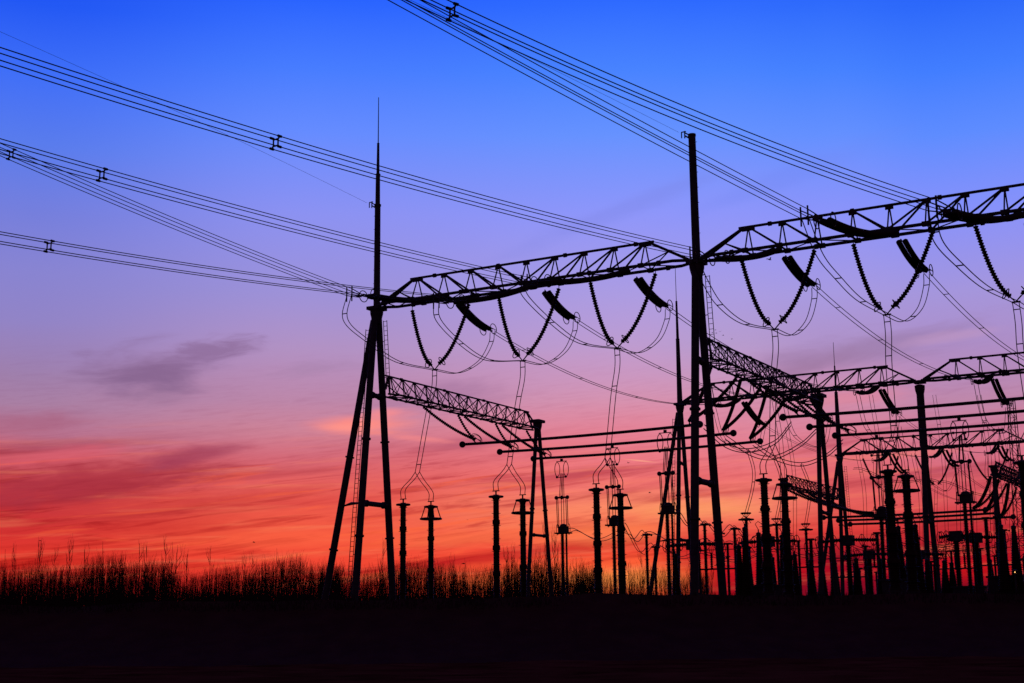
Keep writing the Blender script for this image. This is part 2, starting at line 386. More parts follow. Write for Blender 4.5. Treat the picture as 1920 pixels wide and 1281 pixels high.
# ------------------------------------------------------------------ gantry towers
def gantry(k, s, ztop, label, rad=.325, spread=2.95, strut=False, zc=None, mast=None, brace_z=11.3, ladder=None, name='gantry_tower', group=None, zbr2=None, single_until=None, pegs=0):
    base = W(k, s, 0); t = thing(name, base, label, 'gantry tower', group)
    zj = ztop - .9
    zsplit = single_until if single_until else zj
    for sg in (-1, 1):
        mb = MB(); top = W(k, s + sg * (.28 if not single_until else .22), zsplit); foot = W(k, s + sg * spread, 0)
        mb.bar(foot, top, rad * 1.02, 12, rad * .95)
        for q in (.33, .62):
            c = foot.lerp(top, q); d = (top - foot).normalized()
            mb.tube([c - d * .07, c + d * .07], rad * 1.32, 12)
        lg = part('leg', mb, STEEL, t)
        pd = MB(); pd.lathe(foot, [(.75, -.2), (.75, .35), (.6, .45)], 10); part('footing', pd, CONC, lg)
    if strut:
        mb = MB(); foot = W(k - 5.6, s, 0); top = W(k - .3, s, zj - .2); mb.bar(foot, top, rad, 12, rad * .92)
        for q in (.30, .58):
            c = foot.lerp(top, q); d = (top - foot).normalized(); mb.tube([c - d * .07, c + d * .07], rad * 1.3, 12)
        lg = part('leg', mb, STEEL, t)
        pd = MB(); pd.lathe(foot, [(.75, -.2), (.75, .35), (.6, .45)], 10); part('footing', pd, CONC, lg)
    hd = MB(); hd.lathe(W(k, s, zj - .5 if not single_until else zj - .9), [(rad * 1.15, 0), (.24 + rad, .8), (.27 + rad, 1.25), (rad * 1.1, 1.35)], 12)
    if single_until: hd.bar(W(k, s, zsplit - .2), W(k, s, zj), rad * 1.5, 12, rad * 1.4)
    hd.box(W(k, s, zj + .75), (E1, E2), .7 + rad * 1.6, 1.3, .26)
    part('head', hd, STEEL, t)
    for bz in ([brace_z] if brace_z else []) + ([zbr2] if zbr2 else []):
        q = bz / zsplit; a = W(k, s - spread * (1 - q), bz); b = W(k, s + spread * (1 - q), bz + .0)
        br = MB(); br.bar(a, b, rad * .72, 10); 
        for c in (a.lerp(b, .16), a.lerp(b, .84)): br.tube([c - E2 * .06, c + E2 * .06], rad * 1.0, 10)
        part('brace', br, STEEL, t)
        if strut and bz == brace_z:
            sp = MB(); c = W(k - 5.6 * (1 - bz / zj), s, bz)
            sp.tube([c, c.lerp(a, .45) + UP * .1, a], [.05, .13, .05], 8); part('brace', sp, STEEL, t)
    if zc:
        cm = MB(); cm.bar(W(k, s, zj), W(k, s, zc), rad * (.98 if strut else 1.04), 12, rad * (.84 if strut else .9))
        for z in np.arange(ztop + 2, zc - .4, 1.15):
            sd = -1 if strut else 1
            cm.bar(W(k + sd * rad * .6, s, z), W(k + sd * (rad * .8 + .14), s, z), .022, 5)
        cm.lathe(W(k, s, zc), [(rad * 1.0, -.12), (rad * 1.0, .04)], 12)
        cmo = part('column', cm, STEEL, t)
        bkt = MB(); p = W(k - .52, s - .1, zc + .0)
        bkt.bar(W(k - rad * .6, s, zc - .25), p, .06, 6); bkt.bar(W(k - rad * .6, s, zc + .0), p + UP * .22, .05, 6)
        bkt.bar(p - UP * .2, p + UP * .35, .05, 6); bkt.bar(p + UP * .3 - E1 * .25, p + UP * .3 + E1 * .1, .045, 6); bkt.bar(p - UP * .15 - E1 * .25, p + UP * .3 - E1 * .25, .045, 6)
        part('wire_bracket', bkt, STEEL, cmo)
    if mast:
        mm = MB(); z0 = mast[0][0]; prev = z0
        pts = []; rs = []
        for (z, r_) in mast: pts.append(W(k, s, z)); rs.append(r_)
        mm.tube(pts, rs, 8); part('lightning_rod', mm, STEEL, t)
    if ladder:
        for (sg, off, z0, z1) in ladder:
            ld = MB(); sh = spread
            def pos(z, dk): return W(k + off + dk, s + sg * (sh * (1 - z / zsplit) + .28 * z / zsplit), z)
            for dk in (-.17, .17): ld.bar(pos(z0, dk), pos(z1, dk), .03, 5)
            for z in np.arange(z0 + .2, z1, .38): ld.bar(pos(z, -.17), pos(z, .17), .02, 4)
            for z in np.arange(z0 + 1, z1, 2.9): ld.bar(pos(z, -.17 if off > 0 else .17), pos(z, 0) - E1 * off * .8, .035, 5)
            part('ladder', ld, STEEL, t)
    return t
def mast_prof(z0, a, b, c, r0): return [(z0, r0), (a, r0 * .92), (a + .02, r0 * 1.0), (a + .05, r0 * .62), (b, r0 * .55), (b + .02, r0 * .62), (b + .05, r0 * .34), (c - .0, r0 * .30)]

gantry(0, 0, H, 'masted tripod tower with lightning rod and ladders at the left end', rad=.285, strut=True, zc=36.0,
       mast=[(36.0, .20), (38.6, .18), (38.62, .24), (38.75, .13), (41.3, .10), (41.32, .13), (41.4, .045), (45.4, .03)], ladder=[(-1, -.62, .5, 25.5), (1, .62, 20.6, 26.2)], brace_z=11.3, zbr2=20.0)
gantry(BAY, 0, H, 'tall bare thick column tower joining the two big front beams', rad=.295, zc=36.85, ladder=[(1, .66, 19.5, 26.2)], brace_z=11.4, zbr2=20.0)
gantry(2 * BAY, 0, H, 'next tower of the front row beyond the right picture edge', rad=.295, brace_z=11.4, zbr2=20.0)
gantry(.7, 60.7, H, 'slim tripod tower with tall lightning rod just left of the bare column', rad=.25, strut=True,
       mast=[(H - .9, .34), (31.0, .27), (35.0, .22), (35.02, .27), (35.1, .17), (39.6, .12), (39.62, .15), (39.7, .04), (43.7, .03)], ladder=[(-1, -.65, .5, 25.5)], brace_z=11.3, zbr2=20.2)
gantry(.7 + BAY, 60.7, H, 'wide single headed tower splitting into two legs, right of centre', rad=.29, single_until=20.4, spread=2.9, brace_z=12.2)
gantry(1.15, 121.9, H, 'distant tripod tower with lightning rod behind the crossed trusses', rad=.30, strut=True,
       mast=[(H - .9, .42), (32.0, .36), (37.0, .26), (37.02, .32), (37.1, .17), (41.2, .12), (41.3, .05), (45.0, .035)], brace_z=11.4, zbr2=20.3, ladder=[(1, .7, .5, 25.5)])
gantry(1.15 + BAY, 121.9, H, 'distant tower at the far right edge of the yard', rad=.30, single_until=20.4, brace_z=12.2)
gantry(0, 27.0, HT + 1.0, 'short two legged tower ending the left lower truss', rad=.19, spread=2.95, brace_z=10.2)
gantry(BAY, 27.0, HT + 1.0, 'short two legged tower under the steep crossed truss', rad=.21, spread=2.5, brace_z=11.0)
P3s = 95.0
gantry(1.15, P3s, HT + 1.0, 'small far tower behind the ringed post, holding a short truss', rad=.22, spread=2.5, brace_z=11.0)
gantry(1.15 + BAY, P3s, HT + 1.0, 'small far tower at the right edge holding a short truss', rad=.22, spread=2.5, brace_z=11.0)

# ------------------------------------------------------------------ lattice beams
def truss(A, B, h, w, k0, k1, n, label, rt=.10, rb=.12, name='lattice_beam', group=None):
    A = Vector(A); B = Vector(B); L = (B - A).length; d = (B - A).normalized(); q = d.cross(UP).normalized()
    t = thing(name, A, label, 'lattice beam', group); lt = name == 'side_truss'
    P = lambda x, y, z: A + d * x + q * y + UP * z
    st = (k1 - k0) / (n - 1); mid = (n - 1) / 2; g_ = .6 if lt else 1.0
    mb = MB(); mb.tube([P(k0 - .7, 0, h), P(k1 + .7, 0, h)], rt, 8)
    x = k0 + 1.6
    while x < k1: mb.tube([P(x - .12, 0, h), P(x + .12, 0, h)], rt * 1.7, 8); x += (k1 - k0) / 3.4
    for i in range(n):
        mb.box(P(k0 + i * st, 0, h - rt * 1.2), (d, q), (.55 if 0 < i < n - 1 else .95) * g_, .10, .34 * g_)
    part('top_chord', mb, LATT, t)
    for sg in (-1, 1):
        mb = MB(); mb.tube([P(.3, sg * .3, 0), P(1.5, sg * w / 2, 0), P(L - 1.5, sg * w / 2, 0), P(L - .3, sg * .3, 0)], rb, 8)
        x = 3.
        while x < L - 2: mb.tube([P(x - .12, sg * w / 2, 0), P(x + .12, sg * w / 2, 0)], rb * 1.6, 8); x += L / 5
        for i in range(n): mb.box(P(k0 + i * st, sg * w / 2, .0), (d, q), .42 * g_, rb * 2.3, rb * (2.6 if not lt else 2.2))
        part('bottom_chord', mb, LATT, t)
    wb = MB(); bl = MB(); rv, rd_ = (.036, .05) if lt else (.055, .078)
    for i in range(n):
        x = k0 + i * st
        for sg in (-1, 1):
            wb.bar(P(x, 0, h), P(x, sg * w / 2, 0), rv, 5)
            if i <= mid - .01: wb.bar(P(x, 0, h), P(x + st, sg * w / 2, 0), rd_, 5)
            if i >= mid + .01: wb.bar(P(x, 0, h), P(x - st, sg * w / 2, 0), rd_, 5)
            if lt and 0 < i < n - 1: wb.bar(P(x, 0, h), P(x + (-st if i <= mid else st) * .5, sg * w / 2, 0), rv * .8, 5)
    for sg in (-1, 1):
        wb.bar(P(k0 - .3, 0, h), P(.5, sg * .3, .1), .11 * g_ ** .5, 6); wb.bar(P(k1 + .3, 0, h), P(L - .5, sg * .3, .1), .11 * g_ ** .5, 6)
        wb.bar(P(k0, sg * w / 2, 0), P(k0 * .55, 0, h * .5), .05, 5); wb.bar(P(k1, sg * w / 2, 0), P(L - (L - k1) * .55, 0, h * .5), .05, 5)
    nb = n + 1; sb = (L - 3) / nb
    for i in range(nb):
        a = 1.5 + i * sb; sg = 1 if i % 2 else -1
        bl.bar(P(a, sg * w / 2, 0), P(a + sb, -sg * w / 2, 0), .045, 5); bl.bar(P(a, -w / 2, 0), P(a, w / 2, 0), .045, 5)
    part('web_bracing', wb, LATT, t); part('bottom_bracing', bl, LATT, t)
    return t
truss(W(0, 0, H), W(BAY, 0, H), 1.9, 1.7, 4.0, 24.0, 9, 'big front lattice beam from the masted tower to the bare column')
truss(W(BAY, 0, H), W(2 * BAY, 0, H), 1.9, 1.7, 4.0, 24.0, 9, 'big front lattice beam running right from the bare column')
truss(W(.7, 60.7, H), W(.7 + BAY, 60.7, H), 1.95, 1.8, 4.0, 24.0, 9, 'second row lattice beam behind the crossed trusses', .11, .13)
truss(W(.7 + BAY, 60.7, H), W(.7 + 2 * BAY, 60.7, H), 1.95, 1.8, 4.0, 24.0, 9, 'second row lattice beam at right, beyond the single headed tower', .11, .13)
truss(W(1.15, 121.9, H), W(1.15 + BAY, 121.9, H), 2.0, 1.9, 4.0, 24.0, 9, 'rear row lattice beam lowest in the picture at right', .12, .15)
truss(W(0, 1.0, HT), W(0, 27.0, HT), 1.55, 1.5, 1.0, 23.6, 14, 'lower truss sloping down right from the masted tower', .075, .085, 'side_truss')
truss(W(BAY, 1.0, HT), W(BAY, 27.0, HT), 1.55, 1.5, 1.0, 23.6, 14, 'lower truss sloping steeply down right from the bare column', .075, .085, 'side_truss')
truss(W(1.15, P3s, HT), W(1.15, 121.0, HT), 1.6, 1.5, 2.0, 24.4, 14, 'small far truss crossing behind the ringed posts', .09, .10, 'side_truss')
truss(W(1.15 + BAY, P3s, HT), W(1.15 + BAY, 121.0, HT), 1.6, 1.5, 2.0, 24.4, 14, 'small far truss cut by the right picture edge', .09, .10, 'side_truss')

# ------------------------------------------------------------------ strings, rings, jumpers
PH = ('nearest', 'middle', 'farthest')
ORD = ('first', 'second', 'third')
BNAME = {0: 'left front beam', 1: 'right front beam', 2: 'second row left beam', 3: 'second row right beam', 4: 'rear row beam'}
def vstring(kA, zA, kB, zB, s, sag, label, ring=True, group='V insulator strings'):
    A = W(kA, s, zA); B = W(kB, s, zB); t = thing('suspension_insulator', A, label, 'insulator string', group)
    pts = sagline(A - UP * .0, B, sag, 20)
    d0 = (pts[1] - pts[0]).normalized(); mb = MB(); mb.bar(W(kA, s, H - .1) if abs(zA - H) < 3 else A, A, .03, 5)
    part('hanger', mb, STEEL, t)
    mb = MB(); sheds(mb, pts, .19, .10, .20); part('shed_stack', mb, PORC, t)
    if ring:
        d = (pts[-1] - pts[-2]).normalized(); q = E2; r = d.cross(q).normalized(); c = pts[-1] - d * .35
        mb = MB(); mb.ring(c, q, r, .36, .36, .035, 16, 5); mb.bar(c - q * .36, c + q * .36, .03, 5); mb.bar(c, pts[-1], .05, 6)
        part('grading_ring', mb, ALU, t)
    return t
BOT = [(815, 690), (980, 673), (1157, 650), (1452, 614), (1662, 586), (1904, 562)]
VL = [(773, 582), (935, 557), (1107, 530), (1391, 489), (1600, 458), (1829, 424)]
VR = [(879, 570), (1048, 541), (1229, 513), (1527, 469), (1749, 434), (1985, 400)]
vbot = []
for i in range(6):
    kb, zb = on_s(*BOT[i], 0); kl, zl = on_s(*VL[i], 0); kr, zr = on_s(*VR[i], 0)
    vbot.append((kb, zb))
    bn = BNAME[i // 3]
    vstring(kl, zl, kb - .28, zb + .25, 0, .95, 'dense left arm of the %s V string under the %s' % (ORD[i % 3], bn))
    vstring(kr, zr, kb + .38, zb + .3, 0, .75, 'beaded right arm of the %s V string under the %s' % (ORD[i % 3], bn))

def tension(P0, E, sag, label, ringside=True, rr=.36, twin=.215, w=.19, group='tension insulator strings', n=20):
    P0 = Vector(P0); E = Vector(E); t = thing('tension_insulator', P0, label, 'insulator string', group)
    hd = Vector((E.x - P0.x, E.y - P0.y, 0)).normalized(); q = hd.cross(UP).normalized()
    path = sagline(P0, E, sag, n)
    path = resample(path, .25)
    core = path[1:-3]
    for sg in (-1, 1):
        mb = MB(); sheds(mb, [p + q * (sg * twin) for p in core], w, w * .62, .19); part('shed_stack', mb, PORC, t)
    y = MB(); a = core[0]; b = core[-1]
    y.bar(P0, a, .05, 6); y.bar(a - q * twin, a + q * twin, .05, 6); part('yoke', y, STEEL, t); y = MB(); y.bar(b - q * twin * 1.3, b + q * twin * 1.3, .06, 6)
    y.bar(b - q * twin, E, .04, 5); y.bar(b + q * twin, E, .04, 5); y.bar(b, E, .06, 5)
    part('yoke', y, STEEL, t)
    if ringside:
        d = (core[-1] - core[-3]).normalized(); r = d.cross(q).normalized(); mb = MB()
        for sg in (-1, 1):
            c = b + q * (sg * (twin + .28)) + d * .1
            mb.ring(c, d, r, rr, rr * .82, .034, 18, 5); mb.bar(c - d * rr, c + d * rr, .03, 5)
        mb.bar(b - q * (twin + .28) + d * .1, b + q * (twin + .28) + d * .1, .04, 5)
        part('grading_ring', mb, ALU, t)
    return t
# attachment of the phases on the beam
ATT = [(849, 568), (1012, 541), (1185, 515), (1466, 474), (1683, 443), (1925, 402)]
LEND = [(682, 552), (846, 566), (1006, 528), (1342, 483), (1540, 410), (1775, 398)]      # conductor end of the line side strings
LCL = [(655, 548), (818, 560), (983, 527), (1300, 474), (1508, 401), (1748, 385)]        # conductor clamps
YEND = [(923, 621), (1079, 600), (1252, 577), (1527, 537), (1737, 511), (1968, 474)]
def vplane(u, v, P, D):               # ray with the vertical plane through P along D
    n = D.cross(UP).normalized(); d = ray(u, v); t = (P - Vector((0, 0, EYE))).dot(n) / d.dot(n)
    return Vector((0, 0, EYE)) + d * t
att = []; lcl = []; yend = []
for i in range(6):
    bay = i // 3; k, _ = on_s(*ATT[i], 0); z = H - .25; att.append(k); P = W(k, -.8, z)
    E = vplane(*LEND[i], P, -E2); 
    C = vplane(*LCL[i], P, -E2); lcl.append(C)
    tension(P, E, (.35, .3, .3, .3, .45, .4)[i], 'long twin tension string on the line side, %s phase of the %s' % (ORD[i % 3], BNAME[bay]), rr=.5, w=.2)
    Py = W(k, .8, H - .35)
    # yard side string keeps the same length for every phase
    Ey = vplane(*YEND[i], Py, E2)
    if i == 5: Ey = Vector(yend[4]) + (Py - W(att[4], .8, H - .35))
    yend.append(Ey)
    tension(Py, Ey, .35, 'fat twin insulator hanging below the %s at its %s phase' % (BNAME[bay], ORD[i % 3]), rr=.5, w=.2)

# ------------------------------------------------------------------ incoming line bundles
def bundle(C, phi, samples, label, spac, ext=30, sep=.225, wr=.023):
    Dv = -E2 * math.cos(R(phi)) - E1 * math.sin(R(phi))
    n = Dv.cross(UP).normalized(); ds = [0.0]; zs = [C.z]
    for (u, v) in samples:
        p = vplane(u, v, C, Dv); ds.append((p - C).dot(Dv)); zs.append(p.z)
    cf = np.polyfit(ds, zs, 2, w=[6] + [1] * len(samples)); f = np.poly1d(cf)
    cf_off = C.z - f(0)
    dm = max(ds) + ext
    t = thing('conductor_bundle', C, label, 'overhead conductor', 'four wire line bundles')
    def pt(d): return C + Dv * d + UP * (f(d) + cf_off * max(0, 1 - d / 12) - C.z)
    for a in (-1, 1):
        for b in (-1, 1):
            mb = MB(); pts = []
            for j in range(50):
                d = dm * (j / 49); pts.append(pt(d) + n * (a * sep) + UP * (b * sep))
            mb.tube(pts, wr, 5); part('wire', mb, ALU, t)
    for (u, v) in spac:
        p = vplane(u, v, C, Dv); d = (p - C).dot(Dv); c = pt(d); mb = MB()
        cs = [c + n * (a * sep) + UP * (b * sep) for a, b in ((-1, -1), (1, -1), (1, 1), (-1, 1))]
        ins = [c + (x - c) * .62 for x in cs]
        for j in range(4):
            mb.bar(ins[j], ins[(j + 1) % 4], .035, 5); mb.bar(ins[j], cs[j], .04, 5); mb.tube([cs[j] - Dv * .1, cs[j] + Dv * .1], .055, 6)
        part('spacer', mb, ALU, t)
    # clamps and links at the end
    mb = MB()
    for a in (-1, 1):
        mb.bar(C + n * a * sep + UP * (sep + .2), C + n * a * sep - UP * (sep + .45), .05, 6)
        for b in (-1, 1): mb.bar(C + n * a * sep + UP * b * sep, C - Dv * 1.3 + n * a * sep * .5 + UP * b * .1, .035, 5)
    mb.bar(C - Dv * 1.3 - n * .3, C - Dv * 1.3 + n * .3, .07, 6)
    part('clamp_yoke', mb, STEEL, t)
    return t
DL = -E2
bundle(lcl[0], 0, [(560, 514), (300, 407), (21, 290)], 'steep four wire bundle from the left edge to the masted tower', [(21, 290)])
bundle(lcl[1], 2, [(560, 534), (300, 493), (92, 462), (0, 447)], 'lowest four wire bundle with one spacer at the left edge', [(92, 462)])
bundle(lcl[2], 4, [(717, 467), (640, 446), (300, 358), (191, 328), (0, 274)], 'four wire bundle passing behind the mast above the left beam', [(191, 328)])
bundle(lcl[3], 8, [(900, 376), (640, 304), (517, 268), (0, 106)], 'long four wire bundle crossing the mast near its lightning rod', [(517, 268)])
bundle(lcl[4], 15, [(1240, 263), (1100, 185), (757, 0)], 'lower right four wire bundle passing behind the bare column', [])
bundle(lcl[5], 22, [(1553, 320), (1297, 220), (848, 23)], 'highest four wire bundle with a spacer at the top edge', [(848, 23)])
def gwire(P, samples, label, ext=30):
    Dv = DL; ds = [0]; zs = [P.z]
    for s_ in samples:
        p = vplane(*s_, P, Dv); ds.append((p - P).dot(Dv)); zs.append(p.z)
    f = np.poly1d(np.polyfit(ds, zs, 2, w=[8] + [1] * len(samples))); o_ = P.z - f(0); dm = max(ds) + ext
    mb = MB(); mb.tube([P + Dv * (dm * j / 40) + UP * (f(dm * j / 40) + o_ - P.z) for j in range(41)], .011, 4)
    single('ground_wire', mb, ALU, P, label, 'overhead wire')
gwire(W(-1.0, -.1, 36.3), [(450, 264), (200, 150), (0, 59)], 'thin single wire from the upper left edge to the mast bracket')
gwire(W(BAY - 1.0, -.1, 37.2), [(1000, 112), (800, 15)], 'thin single wire from the top edge to the bare column bracket')

# ------------------------------------------------------------------ jumpers under the front beams and droppers to the posts
def twin_wire(paths_pts, off, label, name='jumper_wire', cat='jumper', r=.03, spacers=(.2, .5, .8), group=None, org=None):
    """two parallel wires through the points, kept apart by small spacers"""
    c = smooth(paths_pts, 8); t = thing(name, org or c[0], label, cat, group)
    for sg in (-1, 1):
        mb = MB(); mb.tube([p + off * sg for p in c], r, 5); part('wire', mb, ALU, t)
    if spacers:
        for q in spacers:
            p = c[int(q * (len(c) - 1))]; mb = MB(); mb.bar(p - off, p + off, .036, 5); part('spacer', mb, ALU, t)
    return t
JO = E1 * .2
DR = [[(806, 800), (785, 890)], [(975, 790), (957, 880)], [(1150, 780), (1140, 862)], [(1456, 700), (1450, 835)], [(1669, 700), (1670, 815)], [(1915, 700), (1912, 800)]]
J1 = [[(648, 600), (690, 640), (745, 678)], [(822, 600), (865, 645), (915, 675)], [(985, 555), (1035, 605), (1090, 643)],
      [(1322, 528), (1350, 572), (1395, 606)], [(1537, 478), (1572, 522), (1612, 562)], [(1758, 450), (1800, 498), (1850, 540)]]
posts1 = [(756, 946), (930, 931), (1118, 918), (1432, 900), (1665, 884), (1917, 867)]
posts2 = [(808, 950), (980, 938), (1163, 928), (1470, 908), (1698, 893), (1962, 876)]
for i in range(6):
    kb, zb = vbot[i]; V = W(kb, 0, zb - .15); bay = i // 3
    C = lcl[i] - UP * .45
    lk = MB(); lk.tube([W(kb - .3, 0, zb + .2), V, W(kb + .4, 0, zb + .25)], .05, 6); lk.bar(V - E1 * .25, V + E1 * .3, .06, 6)
    single('clamp_plate', lk, STEEL, V, 'small clamp joining both arms of the %s V string, %s' % (ORD[i % 3], BNAME[bay]), 'clamp', 'V string clamps')
    # from the line clamp down to the bottom of the V: interpolate ground position, heights from the photo
    pts = [C + UP * .3]
    for j, (u, v) in enumerate(J1[i]):
        q = (.12, .42, .74)[j]; base = Vector((C.x, C.y, 0)).lerp(Vector((V.x, V.y, 0)), q)
        # move along the jumper's own vertical plane
        Dp = Vector((V.x - C.x, V.y - C.y, 0)).normalized(); p = vplane(u, v, C, Dp); pts.append(p)
    pts.append(V)
    twin_wire(pts, JO, 'drooping twin jumper left of the %s V string under the %s' % (ORD[i % 3], BNAME[bay]), group='twin jumpers')
    Y = yend[i] - UP * .3
    Dp = Vector((Y.x - V.x, Y.y - V.y, 0)); mid = V.lerp(Y, .45); zmid = V.z + (Y.z - V.z) * .06
    pts = [V, Vector((V.x + Dp.x * .4, V.y + Dp.y * .4, V.z + .05)), Vector((V.x + Dp.x * .78, V.y + Dp.y * .78, V.z + (Y.z - V.z) * .36)), Vector((V.x + Dp.x * .97, V.y + Dp.y * .97, V.z + (Y.z - V.z) * .8)), Y + UP * .2]
    twin_wire(pts, JO, 'twin jumper curving up right of the %s V string under the %s' % (ORD[i % 3], BNAME[bay]), group='twin jumpers', spacers=(.4, .8))
    # dropper in the plane of the phase
    p1 = on_k(*posts1[i], kb); 
    s1, z1 = -3.9, on_s(*posts1[i], -3.9)[1]; k1_ = on_s(*posts1[i], -3.9)[0]
    k2_, z2 = on_s(*posts2[i], 0.1); s2 = .1
    J = W((k1_ + k2_) / 2, -1.9, z2 + 2.5)
    D1 = smooth([V, W(kb + .1, -.4, zb - 1.6), W(kb * .6 + (k1_ + k2_) * .2, -1.2, (zb + J.z) / 2), J], 6)
    sub = twin_wire([V, W(kb + .12, -.3, zb - 1.6), W(kb * .7 + (k1_ + k2_) * .15, -.8, zb * .55 + J.z * .45), J], JO,
                    'vertical twin dropper below the %s V string of the %s' % (ORD[i % 3], BNAME[bay]), 'dropper_wire', 'dropper', spacers=(.15, .6, .98), group='twin droppers')
    for (kk, ss, zz, wd) in ((k1_, s1, z1, 'left'), (k2_, s2, z2, 'right')):
        T = W(kk, ss, zz + .45); br_pts = smooth([J, J.lerp(T, .35) + UP * .15, J.lerp(T, .8) + (-E2 if wd == 'left' else E2) * .35 + UP * .25, T], 6)
        for sg in (-1, 1):
            mb = MB(); mb.tube([p + JO * sg for p in br_pts], .03, 5); part('branch_wire', mb, ALU, sub)

# ------------------------------------------------------------------ tall ringed posts
def post_mesh(h, rad, t, base, ringkind, nsec=3, ped=2.6, taper=1.0, wide=1.0):
    """porcelain column on a steel pedestal, z from base up to h"""
    b = Vector(base)
    p = MB(); p.lathe(b, [(rad * 1.9 * wide, 0), (rad * 1.9 * wide, .3), (rad * 1.75 * wide, .45), (rad * 1.1 * (1 + (wide - 1) * .35), ped - .1), (rad * 1.5, ped - .08), (rad * 1.5, ped)], 12)
    p.box(b + UP * (ped * .62), (E1, E2), rad * 2.6, rad * 3.4, .9)
    part('pedestal', p, STEEL, t)
    L = (h - ped) / nsec; z = ped
    for i in range(nsec):
        mb = MB(); rr = rad * (taper + (1 - taper) * i / max(1, nsec - 1)) if nsec > 1 else rad
        pr = [(rr * 1.12, 0), (rr * 1.12, .14)]
        zz = .16; j = 0
        while zz < L - .22:
            ro = rr * (1.5 if j % 9 == 4 else 1.0 if j % 2 else .93)
            pr += [(rr * .84, zz), (ro, zz + .035), (rr * .84, zz + .07)]; zz += .105; j += 1
        pr += [(rr * 1.12, L - .16), (rr * 1.12, L)]
        mb.lathe(b + UP * z, pr, 12); part('porcelain_section', mb, PORC, t); z += L
    tp = MB(); tp.lathe(b + UP * h, [(rad * .9, 0), (rad * .9, .12), (.06, .14), (.06, .42)], 10); tp.bar(b + UP * (h + .4) - E1 * .28, b + UP * (h + .4) + E1 * .28, .04, 5)
    part('terminal', tp, STEEL, t)
    if ringkind:
        rg = MB(); R1 = .48
        rg.ring(b + UP * (h - .02), E1, E2, R1, R1, .075, 26, 7)
        for a in (0, 1, 2, 3):
            q = E1 * math.cos(a * math.pi / 2) + E2 * math.sin(a * math.pi / 2); rg.bar(b + UP * h, b + UP * h + q * R1, .035, 5)
        if ringkind == 2:
            R2 = .80; rg.ring(b + UP * (h - .95), E1, E2, R2, R2, .075, 28, 7)
            for a in (0, 1, 2, 3):
                q = E1 * math.cos(a * math.pi / 2 + .25) + E2 * math.sin(a * math.pi / 2 + .25); rg.bar(b + UP * h + q * R1, b + UP * (h - .95) + q * R2, .04, 5)
        part('corona_ring', rg, ALU, t)
    return t
POSTL = ['leftmost tall post, single top ring, right beside the masted tower', 'tall single ring post below the left truss end', 'tall single ring post between the pipes\' middle pantographs',
         'thick single ring post right of the bare column legs', 'thick single ring post left of the two legged tower', 'single ring post cut by the right picture edge']
POSTR = ['post with small and wide ring, second tall post from the left', 'two ring post overlapping the short left tower leg', 'two ring post beside the middle pantograph',
         'thick two ring post in front of the small far truss', 'thick two ring post hanging rings left of the two legged tower', 'two ring post just beyond the right picture edge']
for i in range(6):
    for (uv, ss, rk, lab, r_) in ((posts1[i], -3.9, 1, POSTL[i], .235), (posts2[i], .1, 2, POSTR[i], .235)):
        k, z = on_s(*uv, ss)
        r_ = r_ * (1.0, 1.02, 1.06, 1.12, 1.2, 1.2)[i]
        t = thing('surge_arrester' if rk == 1 else 'voltage_transformer', W(k, ss, 0), lab, 'insulator post', 'tall ringed posts')
        post_mesh(z, r_, t, W(k, ss, 0), rk, 4 if rk == 1 else 3, 3.6, (1.06, 1.06, 1.15, 1.4, 1.35, 1.35)[i], (1, 1, 1.15, 1.5, 1.6, 1.6)[i])

# ------------------------------------------------------------------ tubular bus pipes with their V strings
def pipe(sA, uvA, uvB, label, z=HB, r=.125, endA=True, endB=True, name='bus_pipe', zf=None):
    kA = on_s(*uvA, sA)[0]; kB = on_s(*uvB, sA)[0]
    a = W(kA, sA, z); b = W(kB, sA, z); t = thing(name, a, label, 'bus pipe', 'tubular bus pipes')
    mb = MB(); pts = sagline(a, b, .12, 12); mb.tube(pts, r, 12)
    po = part('pipe', mb, ALU, t)
    for e, P in ((endA, a), (endB, b)):
        if e: m2 = MB(); m2.ball(P, r * 2.35, 14); part('corona_ball', m2, ALU, po)
    return kA, kB
S1, S2, S3 = 13.0, 19.5, 25.96
TS = (S1, S2, S3)
p1 = [pipe(S1, (867, 833), (1312, 797), 'upper one of the three pipes between the left and centre towers'),
      pipe(S2, (937, 849), (1375, 811), 'middle one of the three pipes between the left and centre towers'),
      pipe(S3, (1000, 862), (1425, 826), 'lowest one of the three pipes between the left and centre towers')]
p2 = [pipe(S1, (1468, 782), (2100, 735), 'upper one of the three pipes running off the right edge', endB=False),
      pipe(S2, (1518, 801), (2100, 759), 'middle one of the three pipes running off the right edge', endB=False),
      pipe(S3, (1566, 819), (2100, 782), 'lowest one of the three pipes running off the right edge', endB=False)]
def tube_v(k0, s_, kE, lab, sps=(-6.6, -.7), ztop=HT - .12, zend=HB + .35, sag=.45, grp='bus pipe V strings', rr_=.15):
    for j, ds in enumerate(sps):
        A = W(k0, s_ + ds, ztop); B = W(kE, s_, zend); t = thing('bus_insulator', A, lab + (', near arm' if j == 0 else ', far arm'), 'insulator string', grp)
        pts = sagline(A, B, sag, 16); mb = MB(); sheds(mb, pts[1:], rr_, rr_ * .45, .21); part('shed_stack', mb, PORC, t)
        mb = MB(); d = (pts[-1] - pts[-2]).normalized(); q = d.cross(UP).normalized(); r = d.cross(q).normalized(); c = pts[-1] - d * .1
        cc = c + E1 * .25; mb.ring(cc, d, r, .55, .33, .03, 20, 5); mb.bar(cc - d * .55, cc + d * .55, .03, 5); mb.bar(cc, c, .03, 5); mb.bar(c, W(kE, s_, zend - .3), .05, 5); mb.bar(A, pts[1], .04, 5)
        part('grading_ring', mb, ALU, t)
names_p = ('upper', 'middle', 'lowest')
RO_ = ((-10.8, -5.3), (-11.3, -6.7), (-12.0, -7.0))
